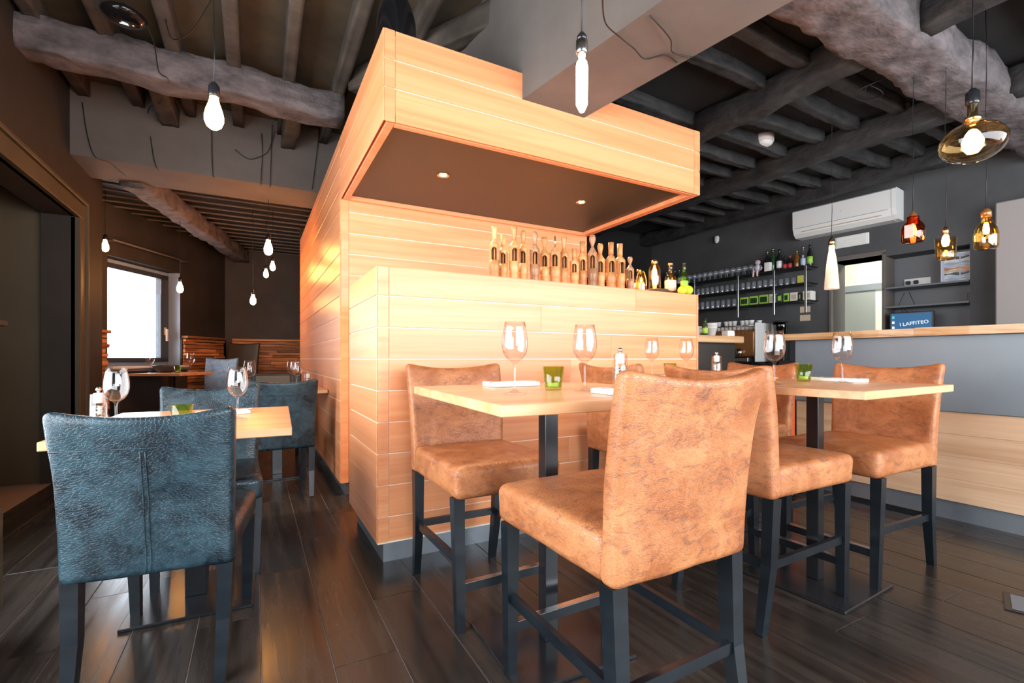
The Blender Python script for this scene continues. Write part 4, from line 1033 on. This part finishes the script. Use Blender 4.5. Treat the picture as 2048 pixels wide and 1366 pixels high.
put('pouch_body', MB().rbox(.10, .16, .09, .03, (2,3,2), None, (0,0,.05)), 'beam_dark', t)
put('clasp', MB().cbox(-.056, -.05, -.06, -.03, .04, .07, .002), 'brass', t)
tag(put('socket_box', MB().cbox(.20, .27, NF[0]+.002, NF[0]+.06, 1.5405, 1.64, .003), 'black', None, RW(0, 0), RZ), 'small black box at the right end of the lower niche shelf', 'box')
# till cable
tag(put('monitor_cable', MB().tube([(-.01,.33,1.535),(.05,.31,1.47),(.0,.28,1.495),(.01,.26,1.47)], .003, 6).tube([(.2,.34,1.70),(.19,.37,1.62),(.18,.39,1.545)], .003, 6).tube([(.2,.30,1.70),(.19,.27,1.62),(.18,.24,1.545)], .003, 6), 'black', None, RW(0, 0), RZ), 'black cables drooping behind the niche shelves to the monitor', 'cable')
# papers and jar on the bar
for i, (x, y, rz, m_, lb) in enumerate(((3.80, 1.30, .2, 'paper_tan', 'tan menu sheet lying on the bar top under the amber jar lamp'), (3.86, .985, -.1, 'paper', 'white paper sheets lying on the bar top in the middle'), (3.92, .62, .1, 'paper', 'white paper sheet on the bar top beside the dark glass jar'))):
    tag(put('menu_sheet', MB().rbox(.20, .28, .007, .003, (3,3,1), lambda a,b,c: (a, b, c+.004*math.sin(a*20)+.004 if c > .003 else c), (0,0,.0035)), m_, None, (x, y, 1.1575), rz), lb, 'paper')
t = thing('glass_jar', 'dark amber square glass jar at the right end of the bar top', 'jar', (3.735, .865, 1.157), .4)
put('jar_body', MB().rbox(.11, .11, .15, .02, (3,3,3), lambda a,b,c: (a*(1-.12*c/.15), b*(1-.12*c/.15), c), (0,0,.0755)), 'amber_dark', t)
put('jar_rim', MB().lathe([(.035,.15),(.045,.15),(.047,.165),(.04,.168),(.035,.165)], 20), 'brass', t)
put('liquid_band', MB().cbox(-.0515, .0515, -.0515, .0515, .10, .107, .001), 'brass', t)
# smoke detector, small sensor
t = thing('smoke_detector', 'round white smoke detector on the dark ceiling right of the hood', 'smoke detector', (4.083, 2.70, 2.93))
put('cover', MB().lathe([(0,-.025),(.045,-.023),(.07,-.012),(.078,0),(.08,.012)], 24), 'white_plastic', t)
put('base', MB().lathe([(0,.07),(.0849,.07),(.085,.07),(.085,.012),(0,.012)], 24), 'white_plastic', t)
t = thing('motion_sensor', 'tiny white motion sensor high on the dark wall left of the air conditioner', 'sensor', RW(.005, 2.45, 2.70), RZ)
put('housing', MB().rbox(.05, .06, .09, .02, (2,2,2), None, (-.025, 0, 0)), 'white_plastic', t)
put('lens', MB().lathe([(0,-.06),(.018,-.055),(.022,-.04),(0,-.038)], 12, (-.03, 0, 0)), 'paper', t)
# loose ceiling cables
CAB = [([(-1.173,4.835,2.963),(-1.143,4.835,2.717),(-1.098,4.835,2.56),(-1.03,4.90,2.543),(-.98,5.2,2.543)], 'black cable hanging down the left end of the plaster header'),
       ([(-.60,3.60,3.06),(-.554,3.70,2.96),(-.55,3.85,2.86),(-.50,3.87,2.82),(-.62,4.4,2.90),(-.761,4.835,3.0),(-.734,4.835,2.686),(-.711,4.835,2.56),(-.70,4.90,2.543)], 'black cable passing over the rough beam and down the plaster header'),
       ([(-.148,4.83,2.809),(-.051,4.83,2.749),(.03,4.83,2.775),(.107,4.83,2.84),(.148,4.83,2.962),(.168,4.83,3.05)], 'short loose cable curling across the right part of the plaster header'),
       ([(-.32,4.835,3.10),(-.319,4.835,2.773),(-.312,4.835,2.57),(-.31,4.90,2.543)], 'thin cable running straight down the middle of the plaster header'),
       ([(.06,4.835,3.0),(.067,4.835,2.8),(.055,4.835,2.57),(.06,4.90,2.543)], 'left of two thin cables side by side on the plaster header'),
       ([(.145,4.835,3.1),(.14,4.835,2.915),(.131,4.835,2.57),(.125,4.90,2.543)], 'right of two thin cables side by side on the plaster header'),
       ([(.538,4.835,3.05),(.51,4.835,2.80),(.486,4.835,2.60),(.48,4.90,2.543)], 'thin cable on the plaster header beside the clad wall'),
       ([(1.16,1.40,2.372),(1.198,1.46,2.369),(1.283,1.542,2.36),(1.397,1.585,2.366),(1.497,1.606,2.36),(1.599,1.643,2.366),(1.665,1.583,2.37),(1.76,1.60,2.372)], 'thin black cable meandering under the plaster beam, right of the tube bulb'),
       ([(1.423,1.433,2.372),(1.588,1.481,2.36),(1.676,1.548,2.366),(1.794,1.537,2.372)], 'second short cable under the plaster beam, crossing the first'),
       ([(-.47,3.50,3.02),(-.448,3.62,2.97),(-.34,3.445,2.94),(-.221,3.197,3.0),(-.15,3.0,3.03)], 'black cable looped between the left joists'),
       ([(3.62,1.56,2.80),(3.55,1.70,2.76),(3.72,1.74,2.77),(3.70,1.60,2.74),(3.60,1.64,2.79),(3.80,1.76,2.83)], 'tangle of cable where the bar lamps hang from the ceiling')]
def smooth_path(P, n=8):
    P = [Vector(p) for p in P]; out = []
    for i in range(len(P)-1):
        p0 = P[max(0, i-1)]; p1 = P[i]; p2 = P[i+1]; p3 = P[min(len(P)-1, i+2)]
        for k_ in range(n):
            u = k_/n; out.append(.5*((2*p1)+(p2-p0)*u+(2*p0-5*p1+4*p2-p3)*u*u+(3*p1-p0-3*p2+p3)*u**3))
    out.append(P[-1]); return out
for P, lb in CAB: tag(put('ceiling_cable', MB().tube(smooth_path(P), .0032, 6), 'black'), lb, 'cable')
t = thing('ceiling_speaker', 'flat black oval speaker hanging under the joists at top left', 'speaker', (-.665, 3.50, 2.96), .5)
put('housing', MB().lathe([(0,-.03),(.07,-.03),(.10,-.015),(.11,.005),(.09,.02),(0,.02)], 28), 'black_gloss', t)
put('stem', MB().lathe([(0,.018),(.012,.018),(.012,.07),(0,.07)], 12), 'black', t)
# floor outlet lower right
t = thing('floor_outlet', 'dark floor outlet plate at the right edge of the floor', 'outlet', (2.66, .66, 0), .3)
put('frame', MB().cbox(-.10, .10, -.07, .07, 0, .004, .001), 'leg_black', t); put('lid', MB().cbox(-.08, .08, -.05, .05, .004, .006, .001), 'niche_grey', t)
# ---- split-wood wainscots
def wainscot(parent, frame, y0, y1, zt, x=0, axis='y'):
    z = .02; i = 0
    while z < zt-.05:
        h = random.uniform(.035, .065); h = min(h, zt-.04-z); y = y0
        while y < y1-.02:
            L = random.uniform(.5, .95); ye = min(y1, y+L)
            if y1-ye < .12: ye = y1
            dp = random.uniform(.03, .075); Lh = (ye-y)/2-.002
            def fn(a, b, c, s_=random.random()*50): 
                return (a, b + (mnoise.noise(Vector((a*7, s_, c*30)))*.012 if b < 0 else 0), c+mnoise.noise(Vector((a*5, s_+9, 0)))*.006)
            m_ = MB(); k_ = 6; V = []; F = []
            for u in range(k_+1):
                a = -Lh+2*Lh*u/k_
                for (b, c) in ((0, -h/2+.002), (-dp, -h/2+.004), (-dp, h/2-.004), (0, h/2-.002)): V.append(fn(a, b, c))
            for u in range(k_):
                for q in range(3): F.append((u*4+q, (u+1)*4+q, (u+1)*4+q+1, u*4+q+1))
            F += [(0,1,2,3), (k_*4+3, k_*4+2, k_*4+1, k_*4)]
            m_.add(V, F)
            put('split_log', m_, 'split_wood', parent, ((y+ye)/2, 0, z+h/2)); y = ye
        z += h
    put('wood_cap', MB().cbox(y0, y1, -.09, 0, zt-.035, zt, .006), 'split_wood', parent)
w_ = tag(put('wood_wainscot', MB().box(-.30, 1.5, -.02, -.002, 0, 1.24), 'black', None, (0, 8.64, 0), 0), 'stacked split-wood wainscot along the far wall of the back room', 'panelling')
wainscot(w_, None, -.30, 1.5, 1.28)
def onwin(y): return (OX*.8784+y*.478, -OX*.478+y*.8784, 0)
w_ = tag(put('wood_wainscot', MB().box(-1.0, 0, -.02, -.002, 0, 1.24), 'black', None, onwin(7.4), CR+PI/2), 'stacked split-wood wainscot between window and far corner', 'panelling')
wainscot(w_, None, -.98, -.10, 1.28)
w_ = tag(put('wood_wainscot', MB().box(-.95, 0, -.02, -.002, 0, 1.24), 'black', None, onwin(5.2), CR+PI/2), 'narrow stacked split-wood column left of the window', 'panelling')
wainscot(w_, None, -.95, 0, 1.28)
# bench under the window
t = thing('window_ledge', 'dark panelled ledge box under the bright window', 'ledge', onwin(5.85), CR)
put('front_panel', MB().cbox(.002, .10, -.56, .56, .0, .82, .01), 'wall_dark', t)
put('ledge_top', MB().cbox(.002, .12, -.57, .57, .82, .845, .004), 'niche_grey', t)
# curtain rod
t = thing('curtain_rod', 'thin pale curtain rod above the window', 'curtain rod', onwin(5.85), CR)
put('rod', MB().tube([(.08, -.62, 2.28), (.08, .62, 2.28)], .011, 8), 'plaster', t)
for c in (-.58, .55): put('bracket', MB().cbox(.0, .08, c-.01, c+.01, 2.27, 2.29, .002), 'plaster', t)
# roller blind strip at the window top right
tag(put('window_film', MB().cbox(OX-.115, OX-.11, 5.68, 6.20, 1.80, 2.0, .001), 'shelf_glass', None, (0,0,0), CR), 'translucent strip hung at the top right of the window', 'blind')
# back-room chairs
ch = make_chair('side_chair', 'pale blue-lit leather chair beyond the window table', 'chair', 'window_lit_leather', seat_z=.46, seat_h=.09, top=.97, w=.42, stool=False,
                loc=(-3.97*.8784+6.22*.478, 3.97*.478+6.22*.8784, 0), rz=CR+PI, group='back room chairs')
tag(put('round_bowl', MB().lathe([(0,0),(.06,0),(.11,.03),(.135,.075),(.14,.09),(.133,.09),(.10,.035),(0,.008)], 28), 'frame_dark', None, (-4.19*.8784+5.74*.478, 4.19*.478+5.74*.8784, .8005)), 'dark blue-grey round bowl on the window table', 'bowl')
hb = make_chair('high_back_chair', 'tall dark high-backed chair against the wood wainscot in the corner', 'chair', 'wall_olive', seat_z=.46, seat_h=.10, top=1.20, w=.46, stool=False,
                loc=(-4.12*.8784+6.98*.478, 4.12*.478+6.98*.8784, 0), rz=CR+PI-.05)
# ---- armchair at the very left
t = thing('armchair', 'edge of an olive upholstered armchair at the far left', 'armchair', (-.99, 2.02, 0), .05)
put('seat', MB().rbox(.44, .46, .26, .07, (3,3,2), None, (0,0,.27)), 'olive_fabric', t)
put('arm', MB().rbox(.13, .50, .42, .06, (2,3,3), None, (.19,0,.29)), 'olive_fabric', t)
put('backrest', MB().rbox(.46, .14, .52, .06, (3,2,3), None, (0,-.22,.40)), 'olive_fabric', t)
for a in (-.16, .16):
    for b in (-.18, .18): put('leg', MB().bar((a, b, .15), (a, b, 0), .03, .022), 'leg_black', t)
# real lamp light for the main pendants (bulb meshes glow; these carry their output)
